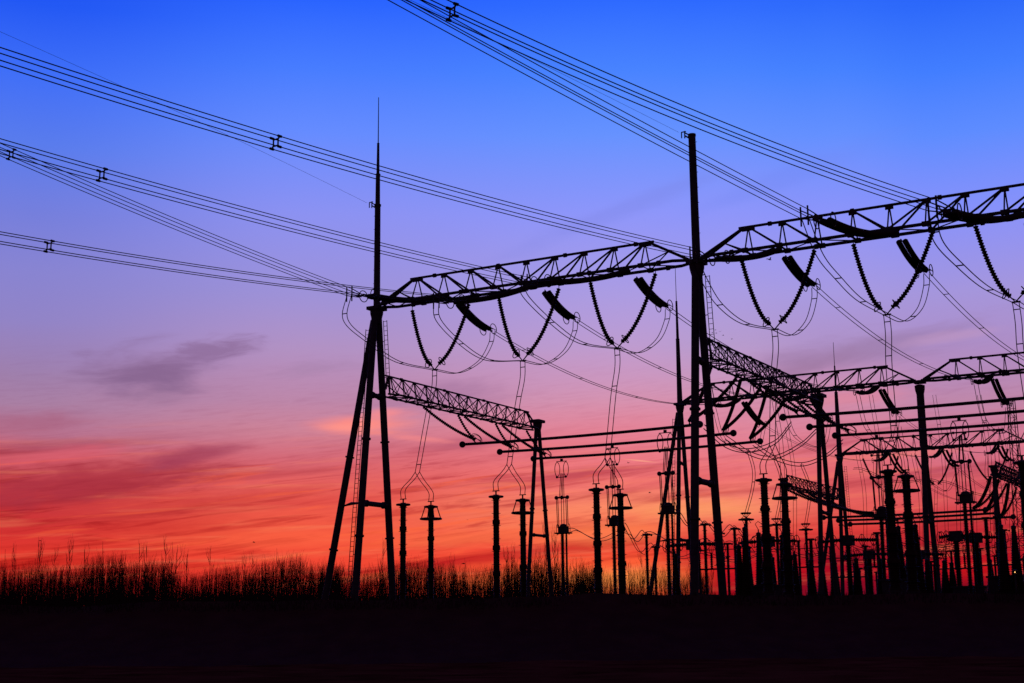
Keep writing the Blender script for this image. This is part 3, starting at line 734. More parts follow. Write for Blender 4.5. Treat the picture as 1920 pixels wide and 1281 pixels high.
for i in range(3):
    tube_v(0, TS[i], p1[i][0] + 1.3, 'V string from left truss to %s left pipe' % names_p[i], sps=((-6.6, -.7), (-6.5, -.7), (-6.3, -1.4))[i], sag=.3)
    tube_v(BAY, TS[i], p1[i][1] - .9, 'V string from steep truss down left to %s left pipe' % names_p[i], sps=RO_[i], sag=.4)
    tube_v(BAY, TS[i], p2[i][0] + 1.2, 'V string from steep truss down right to %s right pipe' % names_p[i], sps=((-4.5, .5), (-4.5, .5), (-4.5, 0))[i], sag=.3)
# the far yard's pipes
FS = (98.0, 104.5, 111.0)
fp = [pipe(FS[0] + 2, (1544, 967), (1848, 957), 'thin far pipe, top of three, behind the pantograph posts', z=on_s(1700, 963, FS[0] + 2)[1], r=.16),
      pipe(FS[1], (1572, 973), (1868, 966), 'thin far pipe, middle of three, behind the pantograph posts', z=on_s(1700, 970, FS[1])[1], r=.16),
      pipe(FS[2], (1594, 980), (1900, 974), 'thin far pipe, lowest of three, behind the pantograph posts', z=on_s(1750, 976, FS[2])[1], r=.16)]
zfp = [on_s(1700, 963, FS[0] + 2)[1], on_s(1700, 970, FS[1])[1], on_s(1750, 976, FS[2])[1]]
for i in range(3):
    tube_v(1.15, FS[i] + (2 if i == 0 else 0), fp[i][0] + 7, 'far V string from the small truss to %s far pipe' % names_p[i], zend=zfp[i] + .3, sag=.8, rr_=.24)
    tube_v(1.15 + BAY, FS[i] + (2 if i == 0 else 0), fp[i][1] - 1.5, 'far V string at the right edge to %s far pipe' % names_p[i], zend=zfp[i] + .3, sag=.8, rr_=.24)

# ------------------------------------------------------------------ pantograph disconnectors under the pipes
def panto(k, s, ztop_contact, zhead, label, sc=1.0, uptop=None):
    B = W(k, s, 0); t = thing('pantograph_disconnector', B, label, 'disconnector', 'pantograph disconnectors')
    p = MB(); p.lathe(B, [(.30, 0), (.30, .3), (.17, .4), (.17, 2.4), (.26, 2.42), (.26, 2.5)], 10); p.box(B + UP * 2.3, (E1, E2), 1.2, .35, .14); part('pedestal', p, STEEL, t)
    for off in (-.0, .42):
        mb = MB(); z = 2.5; pr = []; L = zhead - 2.5
        pr = [(.2, 0)]; zz = .05; j = 0
        while zz < L - .1:
            pr += [(.13, zz), (.215 if j % 8 else .30, zz + .04), (.13, zz + .08)]; zz += .12; j += 1
        pr += [(.2, L)]
        mb.lathe(B + UP * 2.5 + E1 * off, [(r_ * (1 if off == 0 else .6), h_) for r_, h_ in pr], 10); part('porcelain_column', mb, PORC, t)
    hd = MB(); hd.box(B + UP * (zhead + .35) + E1 * .12, (E1, E2), .85, .6, .55); hd.box(B + UP * zhead + E1 * .1, (E1, E2), 1.5, .8, .12)
    hd.ring(B + UP * (zhead + .35) - E1 * .5, E2, UP, .25, .5, .03, 14, 5); hd.ring(B + UP * (zhead + .35) + E1 * .7, E2, UP, .25, .5, .03, 14, 5)
    hd.lathe(B + UP * (zhead + .55) + E1 * .12, [(.4, 0), (.3, .25), (.1, .32)], 10)
    part('gearbox', hd, STEEL, t)
    # scissor arms: two below the knee, two above
    zk = zhead + (ztop_contact - zhead) * .47; zt = ztop_contact - 1.5
    ar = MB()
    for x0, x1, x2 in ((-.42, -.5, .02), (.55, .5, .14)):
        for y in (-.14, .14):
            ar.bar(B + UP * (zhead + .5) + E1 * x0 + E2 * y, B + UP * zk + E1 * x1 + E2 * y, .04, 6)
            ar.bar(B + UP * zk + E1 * x1 * .35 + E2 * y, B + UP * zt + E1 * x2 + E2 * y, .035, 6)
    for x in (-.05, .2): ar.bar(B + UP * (zhead + .5) + E1 * x, B + UP * zk + E1 * x, .035, 6)
    aro = part('arms', ar, ALU, t)
    kn = MB(); kn.bar(B + UP * zk - E1 * .6, B + UP * zk + E1 * .62, .09, 8)
    for x in (-.58, 0, .6): kn.ball(B + UP * zk + E1 * x, .19, 10)
    part('knee', kn, STEEL, aro)
    tp = MB()
    for x in (-.42, .50):
        c = B + UP * (ztop_contact - 1.1) + E1 * x
        tp.ring(c, E1 * .8 + E2 * .6, UP, .24, .68, .035, 22, 6); tp.ball(c - UP * .72 - E1 * .05, .12, 8)
    tp.bar(B + UP * (ztop_contact - 1.85) - E1 * .5, B + UP * (ztop_contact - 1.85) + E1 * .6, .04, 6)
    tp.bar(B + UP * (ztop_contact - .35) - E1 * .5, B + UP * (ztop_contact - .35) + E1 * .6, .04, 6)
    part('contact_rings', tp, ALU, t)
    tr = MB(); tr.bar(B + UP * (ztop_contact - .36) + E1 * .05, B + UP * (ztop_contact - .12) + E1 * .05, .14, 8); part('pipe_clamp', tr, ALU, t)
    return t
PG = [(1052, 862, S3, 1000, 'pantograph disconnector with open ring pair, below the pipes left of centre'),
      (1147, 839, S2, 985, 'pantograph disconnector behind the centre ringed posts'),
      (1246, 812, S1, 963, 'pantograph disconnector overlapped by the slim rod tower legs')]
heads = []
for (u, v, s_, vh, lab) in PG:
    k = on_s(u, v, s_)[0]; zh = on_s(u, vh, s_)[1]; panto(k, s_, HB - .1, zh, lab); heads.append((k, s_, zh))
PG2 = [(1797, 788, S2, 943, 'tall pantograph right of the two legged tower reaching the middle right pipe'),
       (1642, 811, S3, 969, 'tall pantograph with knee blocks between bare tower pairs at right')]
for (u, v, s_, vh, lab) in PG2:
    k = on_s(u, v, s_)[0]; zh = on_s(u, vh, s_)[1]; panto(k, s_, HB - .1, zh, lab)
    heads.append((k, s_, zh))

# ------------------------------------------------------------------ support posts and wavy connections behind
def plain_post(k, s, z, label, r=.17, kind='post', name='support_insulator'):
    B = W(k, s, 0); t = thing(name, B, label, 'insulator post', 'slim support posts')
    ped = 2.4; p = MB(); p.lathe(B, [(r * 1.8, 0), (r * 1.8, .3), (r * 1.1, .4), (r, ped), (r * 1.5, ped + .02), (r * 1.5, ped + .1)], 10); part('pedestal', p, STEEL, t)
    pr = [(r * 1.1, 0)]; zz = .05; L = z - ped - .1; j = 0
    while zz < L - .1:
        pr += [(r * .68, zz), (r * (1.0 if j % 8 else 1.5), zz + .04), (r * .68, zz + .085)]; zz += .125; j += 1
    pr += [(r * 1.1, L)]
    mb = MB(); mb.lathe(B + UP * (ped + .1), pr, 10); part('porcelain_column', mb, PORC, t)
    c = MB(); c.box(B + UP * (z + .05), (E1, E2), .62, .5, .12); c.bar(B + UP * (z - .05) - E1 * .55, B + UP * (z - .05) + E1 * .55, .04, 6); c.ball(B + UP * (z - .05) + E1 * .5, .1, 8)
    part('terminal_plate', c, STEEL, t)
    if kind == 'ring':
        rg = MB()
        rg.ring(B + UP * (z + .55), E1, E2, .42, .42, .07, 22, 6); rg.ring(B + UP * (z - .02), E1, E2, .66, .66, .07, 24, 6)
        for a in range(4):
            q = E1 * math.cos(a * 1.57) + E2 * math.sin(a * 1.57); rg.bar(B + UP * z + q * .66, B + UP * z, .03, 5); rg.bar(B + UP * (z + .55) + q * .42, B + UP * (z + .1), .03, 5)
        part('corona_ring', rg, ALU, t)
    return B + UP * z
SP = []
for (u, v, k_, lab) in [(1212, 1003, 11, 'slim lone post left of the rod tower, holding dipping wires'), (1228, 1026, 3.0, 'short slim post touching the rod tower\'s left leg'),
                        (1321, 984, 19, 'slim post just right of the bare column'), (1377, 992, 19, 'slim post right of the bare column\'s right leg'), (1364, 1020, 11, 'low slim post behind the bare column\'s right leg')]:
    s_, z = on_k(u, v, k_); SP.append((plain_post(k_, s_, z, lab), k_))
RP = []
for (u, v, lab) in [(1399, 974, 'slim post with two stacked rings right of the bare column'), (1456, 984, 'slim two ring post hidden between the thick ringed posts'), (1511, 993, 'slim two ring post left of the short right tower')]:
    k_, s_ = on_z(u, v, 11.0); RP.append(plain_post(k_, s_, 11.0, lab, r=.18, kind='ring'))
def dip(a, b, sag, label):
    a = Vector(a); b = Vector(b); d = (b - a); d.z = 0; d.normalize(); n = 24; pts = []
    for i in range(n + 1):
        q = i / n; pts.append(a.lerp(b, q) + UP * (.25 * (math.sin(math.pi * min(q, .12) / .24) + math.sin(math.pi * min(1 - q, .12) / .24) - 1) - sag * math.sin(math.pi * q) ** 2 + .1))
    qn = d.cross(UP); t = thing('connection_wire', a, label, 'connection wire', 'wavy twin connections' if not label.startswith('faint') else 'faint connection wires')
    for sg in (-1, 1): mb = MB(); mb.tube([p + qn * sg * .2 - UP * sg * .12 for p in pts], .034, 5); part('wire', mb, ALU, t)
hp = [W(k, s, z) + UP * .1 for (k, s, z) in heads]
dip(hp[0] + E1 * .7, hp[0] + E2 * 14 + UP * .5, 1.0, 'wavy wire pair from the left pantograph toward the centre post')
dip(hp[1] + E1 * .7, SP[0][0], 1.3, 'wavy wire pair between centre pantograph and lone slim post')
dip(SP[0][0], SP[0][0] + E2 * 16, 1.0, 'wavy wire pair right of the lone slim post, behind the rod tower')
dip(hp[0] + E2 * 14 + UP * .5, SP[1][0], 1.6, 'lower wavy wire pair between centre post and short slim post')
dip(SP[1][0], SP[1][0] + E2 * 14, 1.2, 'lower wavy wire pair behind the rod tower legs')
dip(hp[2] + E1 * .6, SP[2][0], 1.1, 'wavy wire pair behind the bare column\'s left side')
dip(SP[2][0], SP[3][0], 1.1, 'wavy wire pair crossing behind the bare column\'s right leg')
dip(SP[3][0], RP[0] - UP * 1.6 + E2 * 4, 1.0, 'wavy wire pair right of the bare column\'s right leg')
dip(SP[4][0], SP[4][0] + E2 * 16, .9, 'low wavy wire pair near the breaker heads')

# ------------------------------------------------------------------ sagging yard spans between the rows
def span(A, B, sag, label, ns=(.12, .35, .6, .85), off=None, r=.029):
    d = (B - A); d.z = 0; q = d.normalized().cross(UP); t = thing('yard_span', A, label, 'overhead conductor', 'twin yard spans'); pts = sagline(A, B, sag, 36)
    for sg in (-1, 1): mb = MB(); mb.tube([p + q * sg * .2 for p in pts], r, 5); part('wire', mb, ALU, t)
    for x in ns:
        p = pts[int(x * 36)]; mb = MB(); mb.bar(p - q * .2, p + q * .2, .03, 5); part('spacer', mb, ALU, t)
    return pts
row2 = []
R2K = [7.7, 15.7, 23.7, 35.7, 43.7, 51.7]
for i in range(6):
    A = yend[i]; k = R2K[i] + .6; bay = i // 3; P = W(k, 60.7 - .8, H - .3); E = W(k, 60.7 - 8.6, H - 1.9)
    if i in (0, 1, 2, 3, 4, 5):
        tension(P, E, .45, 'squat foreshortened twin string in front of the %s at its %s phase' % (BNAME[2 + bay], ORD[i % 3]), rr=.4, w=.2)
        span(A, E, (1.9, 1.7, 1.6, 1.5, 1.4, 1.4)[i], 'twin span from the %s phase of the %s back to the second row' % (ORD[i % 3], BNAME[bay]))
        P = W(k, 60.7 + .8, H - .35); E2_ = W(k, 60.7 + 7.4, H - 2.4)
        tension(P, E2_, .35, 'twin string sloping down behind the %s at its %s phase' % (BNAME[2 + bay], ORD[i % 3]), rr=.4, w=.2)
        row2.append((k, E, E2_))
        # jumper under the second row beam
        twin_wire([E - UP * .2, W(k, 60.7 - 6, H - 5.4), W(k, 60.7, H - 6.2), W(k, 60.7 + 5, H - 5.4), E2_ - UP * .2], JO, 'twin jumper loop under the %s at its %s phase' % (BNAME[2 + bay], ORD[i % 3]), group='twin jumpers', spacers=(.3, .7))
# second row to rear row
for i in range(3):
    k = 1.15 + 7.7 + 8 * i
    P = W(k, 121.9 - .8, H - .3); E = W(k, 121.9 - 8.4, H - 2.2)
    tension(P, E, .5, 'far foreshortened twin string in front of the rear beam, %s phase' % ORD[i], rr=.42, w=.18)
    span(row2[i][2], E, 1.3, 'far twin span from second row to rear row, %s phase' % ORD[i], ns=(.2, .5, .8), r=.022)
    P = W(k, 121.9 + .8, H - .3); E = W(k, 121.9 + 9.0, (H - 2.6, H - 2.0, H - 1.6)[i])
    tension(P, E, .7, 'far curved twin string below the rear beam, %s phase' % ORD[i], rr=.42, w=.19, twin=.3)
    for (a, b, w_) in ((k - 4.1, k - 1.6, 'left'), (k + 1.3, k - 1.1, 'right')):
        zA = H - .9; zB = H - 5.5
        vstring(a, zA, b, zB, 121.9, .7, 'far %s V arm under the rear beam at its %s phase' % (w_, ORD[i]), group='far V insulator strings')
    twin_wire([W(k, 121.9 - 8.4, H - 2.4), W(k - 1.0, 121.9 - 5, H - 5), W(k - 1.35, 121.9, H - 5.8), W(k - .8, 121.9 + 5, H - 6.0), W(k, 131.0, H - 2.6)], JO, 'far jumper loop under the rear beam, %s phase' % ORD[i], group='twin jumpers', spacers=(.3, .7))
    span(W(k, 131.0, H - 2.3), W(k + 2, 175, H - 4), 1.5, 'faint wires beyond the rear beam, %s phase' % ORD[i], ns=())
    twin_wire([W(k - 1.35, 121.9, H - 5.8), W(k - 1.7, 121.5, H - 11), W(k - 1.5, 120.5, 11.3)], JO, 'thin far dropper below the rear beam, %s phase' % ORD[i], 'dropper_wire', 'dropper', spacers=(.3, .6), group='twin droppers')
    plain_post(k - 1.5, 120.5, 11.0, 'far slim post below the rear beam, %s phase' % ORD[i], r=.2)
for i in range(3):
    # droppers from the second row spans to slim posts
    k, E, _ = row2[i + 3]; a = W(k - .3, 60.7 + 1, H - 6.8)
    twin_wire([a, W(k - .3, 61.5, H - 12), W(k - .2, 61.7, 11.6)], JO, 'thin dropper under the %s, %s phase' % (BNAME[3], ORD[i]), 'dropper_wire', 'dropper', spacers=(.15, .4, .7), group='twin droppers')
    plain_post(k - .2, 61.7, 11.0, 'slim post under the %s, %s phase' % (BNAME[3], ORD[i]), r=.19)
# curved wires from the centre pipes' right ends down to the two-ring posts, and the big low swags
kz = [on_z(1403, 838, 14.6), on_z(1452, 855, 14.3), on_z(1503, 869, 14.0)]
swag_pts = [[(1320, 800), (1360, 835), (1403, 845), (1452, 830), (1483, 795)], [(1360, 820), (1410, 852), (1452, 858), (1500, 835), (1530, 808)], [(1412, 832), (1455, 860), (1503, 871), (1548, 855), (1580, 828)]]
for i in range(3):
    cp = []
    kk = []
    for j, (u, v) in enumerate(swag_pts[i]):
        s_ = TS[i] + (4, 5.5, 6, 5, 2)[j] * 1.0; k_, z_ = on_s(u, v, s_); cp.append(W(k_, s_, z_))
    twin_wire(cp, UP * .17 + E2 * .1, '%s deep swag of twin wires between the pipe ends' % ('left', 'middle', 'right')[i], 'swag_wire', 'jumper', r=.042, spacers=(.5,), group='pipe end swags')
    c = cp[2]; T = RP[i] + UP * .5
    twin_wire([c, c.lerp(T, .3) + E1 * .55, c.lerp(T, .6) + E1 * .5, T], E1 * .12, 'S curved twin dropper from the %s swag to a two ring post' % ('left', 'middle', 'right')[i], 'dropper_wire', 'dropper', spacers=(.55,), group='twin droppers')

# ------------------------------------------------------------------ breakers, transformers and other low gear
def ct(k, s, z, label, r0=.55, r1=.2, name='current_transformer'):
    B = W(k, s, 0); t = thing(name, B, label, 'instrument transformer', 'tapered current transformers')
    p = MB(); p.box(B + UP * .9, (E1, E2), r0 * 2, r0 * 2, 1.8); p.lathe(B + UP * 1.8, [(r0 * .95, 0), (r0 * .95, .5)], 12); part('tank', p, STEEL, t)
    pr = [(r0, 0)]; zz = .05; L = z - 2.5; j = 0
    while zz < L:
        q = zz / L; r = r0 + (r1 - r0) * q; pr += [(r * .8, zz), (r * (1.05 if j % 2 else .95), zz + .05), (r * .8, zz + .1)]; zz += .14; j += 1
    pr.append((r1 * .8, L))
    mb = MB(); mb.lathe(B + UP * 2.3, pr, 12); part('porcelain_cone', mb, PORC, t)
    c = MB(); c.lathe(B + UP * (z - .2), [(r1 * 1.0, 0), (r1 * 1.0, .22), (.05, .3), (.05, .5)], 10)
    c.tube([B + UP * (z + .3), B + UP * (z + .75) - E1 * .25, B + UP * (z + .95), B + UP * (z + .75) + E1 * .3, B + UP * (z + .35) + E1 * .55], .03, 5)
    part('cap', c, ALU, t)
def breaker(k, s, z, label, wid=3.4):
    B = W(k, s, 0); t = thing('circuit_breaker', B, label, 'circuit breaker', 'T headed circuit breakers')
    p = MB(); p.lathe(B, [(.5, 0), (.5, .3), (.32, .4), (.32, 2.6)], 10); p.box(B + UP * 2.2 + E1 * .2, (E1, E2), 1.3, .9, 1.5); part('pedestal', p, STEEL, t)
    pr = [(.3, 0)]; zz = .05; L = z - 2.6; j = 0
    while zz < L: pr += [(.2, zz), (.32, zz + .05), (.2, zz + .1)]; zz += .14
    mb = MB(); mb.lathe(B + UP * 2.6, pr, 12); part('porcelain_column', mb, PORC, t)
    h = MB(); h.box(B + UP * (z + .3), (E1, E2), 1.0, .9, .9); part('mechanism_box', h, STEEL, t)
    for sg in (-1, 1):
        wid_ = wid * .72; a = B + UP * (z + .35) + E1 * .5 * sg; b = B + UP * (z + .25) + E1 * sg * wid_
        mb = MB(); sheds(mb, [a, b], .19, .10, .2, 10); part('interrupter', mb, PORC, t)
        rg = MB(); rg.bar(a.lerp(b, .35), b, .05, 5)
        for q in (.35, .8, 1.0):
            c = a.lerp(b, q); rg.ring(c, E1 * .5 + E2 * .8, UP, .34, .5, .032, 16, 5); rg.bar(c - UP * .5, c + UP * .5, .03, 5)
        part('grading_ring', rg, ALU, t)
KS = lambda u, v, z: on_z(u, v, z)
for j, (u, v, z, lab) in enumerate([(1422, 1000, 8.9, 'tapered transformer just left of the first thick ringed post'), (1404, 1044, 7.4, 'low tapered transformer beside the bare column\'s right leg'),
        (1466, 1005, 9.0, 'tapered transformer overlapping the thick two ring post'), (1539, 1040, 8.0, 'tapered transformer right of the short right tower leg'),
        (1563, 1038, 8.0, 'tapered transformer left of the distant rod tower'), (1684, 988, 9.4, 'pointed tapered transformer between the thick right posts'),
        (1716, 985, 9.4, 'pointed tapered transformer right of the thick two ring post'), (1900, 987, 9.2, 'broad tapered transformer beside the tiny yard lamp'),
        (1770, 1052, 7.2, 'low tapered transformer right of the two legged tower'), (1784, 1056, 7.0, 'small low transformer beside the two legged tower\'s right foot'),
        (1876, 985, 9.3, 'broad tapered transformer under the far truss tower'), (1396, 990, 9.2, 'tapered transformer behind the slim two ring post'), (1605, 1048, 7.4, 'low transformer behind the distant rod tower'), (1266, 1040, 7.6, 'low dark transformer under the left corner of the bare column'),
        (1385, 1024, 7.8, 'leaning looking tapered transformer right of the bare column leg'), (1448, 1046, 7.4, 'low broad transformer between the thick ringed posts'), (1490, 1040, 7.6, 'low broad transformer right of the thick two ring post'), (1520, 1050, 7.4, 'low broad transformer under the short right tower'),
        (1650, 1050, 7.4, 'low broad transformer left of the thick right posts'), (1702, 1040, 7.6, 'low broad transformer between the thick right posts'), (1738, 1050, 7.2, 'low broad transformer left of the two legged tower'), (1856, 1050, 7.4, 'low broad transformer under the far pipes')]):
    k, s = KS(u, v, z); ct(k, s, z, lab, .78 if u > 1500 else .62, .2)
for (u, v, z, lab, w_) in [(1300, 1028, 8.2, 'T headed breaker with ring rows behind the bare column', 3.6), (1440, 1022, 8.4, 'T headed breaker behind the thick ringed posts', 3.6),
        (1590, 1020, 8.6, 'T headed breaker behind the distant rod tower', 3.8), (1830, 1015, 8.8, 'T headed breaker between the right pantographs', 3.6),
        (1630, 1046, 8.0, 'smaller far breaker left of the thick right posts', 3.6), (1726, 1046, 8.0, 'smaller far breaker left of the two legged tower', 3.2), (1793, 1012, 8.8, 'T headed breaker at the tall pantograph\'s foot', 2.0)]:
    k, s = KS(u, v, z); breaker(k, s, z, lab, w_)
for (u, v, z, lab) in [(1644, 1000, 10.2, 'thick slim post left of the thick right posts'), (1622, 1025, 9.5, 'slim post behind the far breaker'), (1848, 972, 10.8, 'plain post under the far pipes at right'),
        (1605, 1072, 7.5, 'short far post among the breakers'), (1829, 1010, 10.0, 'plain post holding the right breaker lead'), (1520, 1012, 9.6, 'dark blunt post left of the short right tower'),
        (1348, 1000, 10, 'slim post between the bare column\'s legs'), (1752, 1060, 7.4, 'small far post at the two legged tower\'s left foot')]:
    k, s = KS(u, v, z); plain_post(k, s, z, lab, r=.22)
# further slim posts, droppers and loop frames that crowd the far yard
rq = random.Random(44); proto_p = []
for j, zt in enumerate((7.6, 9.6, 11.2)):
    plain_post(20 + j * 8, 64 + 9 * j, zt, 'thin far support post in the crowded yard at right', r=.15 + .02 * j); tt_ = bpy.data.objects[-1] if False else [o for o in bpy.data.objects if o.name.startswith('support_insulator') and o.get('label', '').startswith('thin far')][-1]
    tt_['group'] = 'thin far support posts'; proto_p.append(tt_)
n_ = 0
for s_ in (44, 52, 70, 78, 86, 100, 108, 134, 146):
    for i_ in range(6):
        k_ = 3 + 8 * i_ + (4 if i_ > 2 else 0) + rq.uniform(-1.2, 1.2); P = W(k_, s_ + rq.uniform(-1.5, 1.5), 0); rel = P - Vector((0, 0, EYE)); uu = 960 + F * rel.x / (rel.y * .98)
        if not 1290 < uu < 1960 or rq.random() < .2: continue
        copy_tree(proto_p[n_ % 3], (P.x, P.y, 0), 'thin far support post in the crowded yard at right', 1.0, rq.uniform(0, 3)); n_ += 1
def loops(k, s, z, n, label):
    B = W(k, s, 0); t = thing('disconnector_frame', B, label, 'disconnector', 'far disconnector frames'); mb = MB()
    for x in (-1.7, 1.7): mb.bar(B + E1 * x, B + E1 * x + UP * (z - 1.6), .11, 8)
    mb.bar(B - E1 * 1.9 + UP * (z - 1.6), B + E1 * 1.9 + UP * (z - 1.6), .07, 8); part('frame', mb, STEEL, t)
    for x in np.linspace(-1.7, 1.7, n - 1):
        m2 = MB(); a = B + E1 * x + UP * (z - 1.6); sheds(m2, [a, a + UP * 1.4], .15, .07, .18, 8); part('porcelain_column', m2, PORC, t)
        m3 = MB(); c = a + UP * 1.75; m3.ring(c, E1 * .45 + E2 * .85, UP, .24, .42, .03, 14, 5); m3.bar(c - UP * .42, c + UP * .42, .03, 5); part('contact_ring', m3, ALU, t)
    m4 = MB(); m4.bar(B - E1 * 1.7 + UP * (z + .05), B + E1 * 1.7 + UP * (z + .05), .04, 6); part('blade', m4, ALU, t)
for (u, v, z, n, lab) in [(1345, 1032, 8.0, 5, 'far loop topped disconnector frame behind the bare column leg'), (1500, 1030, 8.2, 5, 'far loop topped disconnector frame left of the short right tower'), (1655, 1030, 8.4, 6, 'far loop topped disconnector frame left of the thick right posts'),
        (1700, 1062, 7.6, 5, 'lower loop topped disconnector frame behind the thick right posts'), (1790, 1034, 8.2, 6, 'far loop topped disconnector frame right of the two legged tower'), (1868, 1028, 8.6, 6, 'far loop topped disconnector frame beside the right edge posts'),
        (1590, 1052, 7.8, 5, 'low loop topped disconnector frame behind the distant rod tower')]:
    k, s_ = KS(u, v, z); loops(k, s_, z, n, lab)
for j, (u, s_) in enumerate([(1455, 40), (1478, 66), (1608, 80), (1640, 62), (1690, 66), (1712, 84), (1760, 90), (1782, 62), (1812, 84), (1845, 66), (1880, 84), (1902, 70)]):
    kk = on_s(u, 860, s_)[0]; zz_ = on_s(u, (740, 800, 850)[j % 3], s_)[1]
    twin_wire([W(kk, s_, zz_), W(kk + .5, s_ + .3, zz_ * .6 + 4), W(kk + .3, s_, 10.5)], E1 * .2, 'fine vertical wire pair hanging in the crowded yard at right', 'dropper_wire', 'dropper', r=.026, spacers=(.3, .7), group='fine hanging wire pairs')
for j, (u0, v0, u1, v1, s_) in enumerate([(1300, 1040, 1460, 1036, 46), (1440, 1010, 1560, 1046, 50), (1560, 1016, 1700, 1024, 74), (1690, 1000, 1830, 1020, 60), (1740, 1030, 1925, 1010, 80), (1600, 880, 1760, 905, 96), (1760, 905, 1925, 930, 96), (1590, 1060, 1760, 1050, 90)]):
    a = on_s(u0, v0, s_); b = on_s(u1, v1, s_); dip(W(a[0], s_, a[1]), W(b[0], s_, b[1]), 1.1, 'faint low connection wires strung across the crowded yard at right')
# lattice lamp tower at the far right
LT = at_Y(1908, 905, 150); B = Vector((LT.x, LT.y, 0)); t = thing('lattice_tower', B, 'narrow lattice tower standing at the far right edge', 'lattice tower'); mb = MB(); hh = LT.z + 9
for a in (-1, 1):
    for b in (-1, 1): mb.bar(B + Vector((a * .7, b * .7, 0)), B + Vector((a * .3, b * .3, hh)), .05, 5)
part('legs', mb, LATT, t); mb = MB(); z = 0; sg = 1
while z < hh - 1:
    q0 = .7 - .4 * z / hh; q1 = .7 - .4 * (z + 1) / hh
    mb.bar(B + Vector((-q0 * sg, -q0, z)), B + Vector((q1 * sg, -q1, z + 1)), .03, 4); mb.bar(B + Vector((-q0 * sg, q0, z)), B + Vector((q1 * sg, q1, z + 1)), .03, 4); mb.bar(B + Vector((-q0, -q0 * sg, z)), B + Vector((-q1, q1 * sg, z + 1)), .03, 4); mb.bar(B + Vector((-q0, -q0, z)), B + Vector((q0, -q0, z)), .03, 4); z += 1; sg = -sg
part('bracing', mb, LATT, t)
# low cabinets and railings that close the gaps near the ground at right
for (u, zc, s_, lab) in [(1350, 2.7, 30, 'low control cabinet near the bare column'), (1445, 4.6, 18, 'control cabinet below the thick ringed posts'), (1500, 3.3, 40, 'control cabinet left of the short right tower'),
                    (1690, 5.0, 24, 'tall control cabinet below the thick right posts'), (1740, 3.6, 50, 'control cabinet at the two legged tower\'s foot'), (1820, 4.6, 36, 'control cabinet below the right breaker'), (1890, 5.2, 30, 'dark kiosk below the tiny yard lamp')]:
    k = on_s(u, 1120, s_)[0]; B = W(k, s_, 0); t = thing('control_cabinet', B, lab, 'cabinet', 'control cabinets')
    mb = MB(); mb.box(B + UP * (zc / 2), (E1, E2), 2.6, 1.6, zc); cb = part('cabinet_body', mb, STEEL, t)
    mb = MB(); mb.box(B + UP * (zc + .08), (E1, E2), 2.9, 1.9, .16); part('roof', mb, STEEL, cb)
    mb = MB(); mb.box(B + UP * (zc * .5) - E2 * .815, (E1, E2), 2.2, .03, zc * .85); part('door', mb, LATT, cb)
# tiny lit yard lamp
em = bpy.data.materials.new('lamp_glass'); em.use_nodes = True; b_ = em.node_tree.nodes['Principled BSDF']
b_.inputs['Emission Color'].default_value = (1, .5, .15, 1); b_.inputs['Emission Strength'].default_value = 2.5; b_.inputs['Base Color'].default_value = (.8, .6, .4, 1)
LP = at_Y(1903, 1073, 88); t = thing('yard_lamp', Vector((LP.x, LP.y, 0)), 'tiny lit orange lamp on a thin pole near the right edge', 'lamp')
mb = MB(); mb.bar(Vector((LP.x, LP.y, 0)), LP - UP * .1, .05, 8); mb.lathe(LP + UP * .09, [(.16, 0), (.16, .03), (.03, .1)], 10); part('pole', mb, STEEL, t)
mb = MB(); mb.ball(LP, .035, 8); part('bulb', mb, em, t)

# ------------------------------------------------------------------ saplings
def sapling_mb(h, rnd, lean=0.0, dense=1.0, thick=1.0, spread=1.0):
    mb = MB(); n = 6; pts = []; x = y = 0
    for i in range(n + 1):
        q = i / n; pts.append(Vector((x, y, h * q))); x += rnd.uniform(-.06, .06) + lean * .15; y += rnd.uniform(-.06, .06)
    mb.tube(pts, [max(.012, .07 * thick * (1 - q / n) ** .8) for q in range(n + 1)], 4)
    for i in range(int(15 * dense)):
        q = rnd.uniform(.22, .9); a = rnd.uniform(0, 6.28); j = min(n - 1, int(q * n)); p = pts[j].lerp(pts[j + 1], q * n - j)
        L = h * rnd.uniform(.12, .26) * (1.15 - q * .6); out = rnd.uniform(.12, .34) * L * spread
        d = Vector((math.cos(a), math.sin(a), 0)); m_ = p + d * out * .75 + UP * L * .45; e = p + d * out + UP * L
        mb.tube([p, m_, e], [.026 * thick, .018 * thick, .007], 3, caps=False)
        for _ in range(2):
            q2 = rnd.uniform(.3, .9); b0 = p.lerp(e, q2); a2 = rnd.uniform(0, 6.28)
            mb.tube([b0, b0 + Vector((math.cos(a2) * .18, math.sin(a2) * .18, .6 + rnd.random() * .5))], [.012, .005], 3, caps=False)
    return mb
rs = random.Random(21); protos = []
TALL = [(10, 1030), (31, 1021), (75, 1016), (105, 1030), (134, 1012), (159, 1034), (193, 1015), (217, 1038), (232, 1040), (263, 1019), (276, 1024), (314, 1020), (324, 1016), (333, 1022), (352, 1039), (394, 1029), (458, 1041), (475, 1047),
        (520, 1028), (545, 1050), (560, 1046), (719, 1016), (733, 1030), (850, 1050), (872, 1046), (958, 1020), (948, 1030), (1022, 985), (1038, 995), (1012, 1035), (1047, 1030), (1080, 1045), (1178, 1057), (1202, 1035), (1090, 1050), (1294, 1037), (1334, 1048)]
lab_s = 'bare upright sapling standing above the dark thicket'
pdat = []
for j in range(6):
    m = sapling_mb(10.0, rs, 0, 1.2 + .3 * (j % 3), 1.0, 1.0 + .5 * (j % 2)); me = bpy.data.meshes.new('sapling'); 
    n0 = 0
    pdat.append(m)
first = []
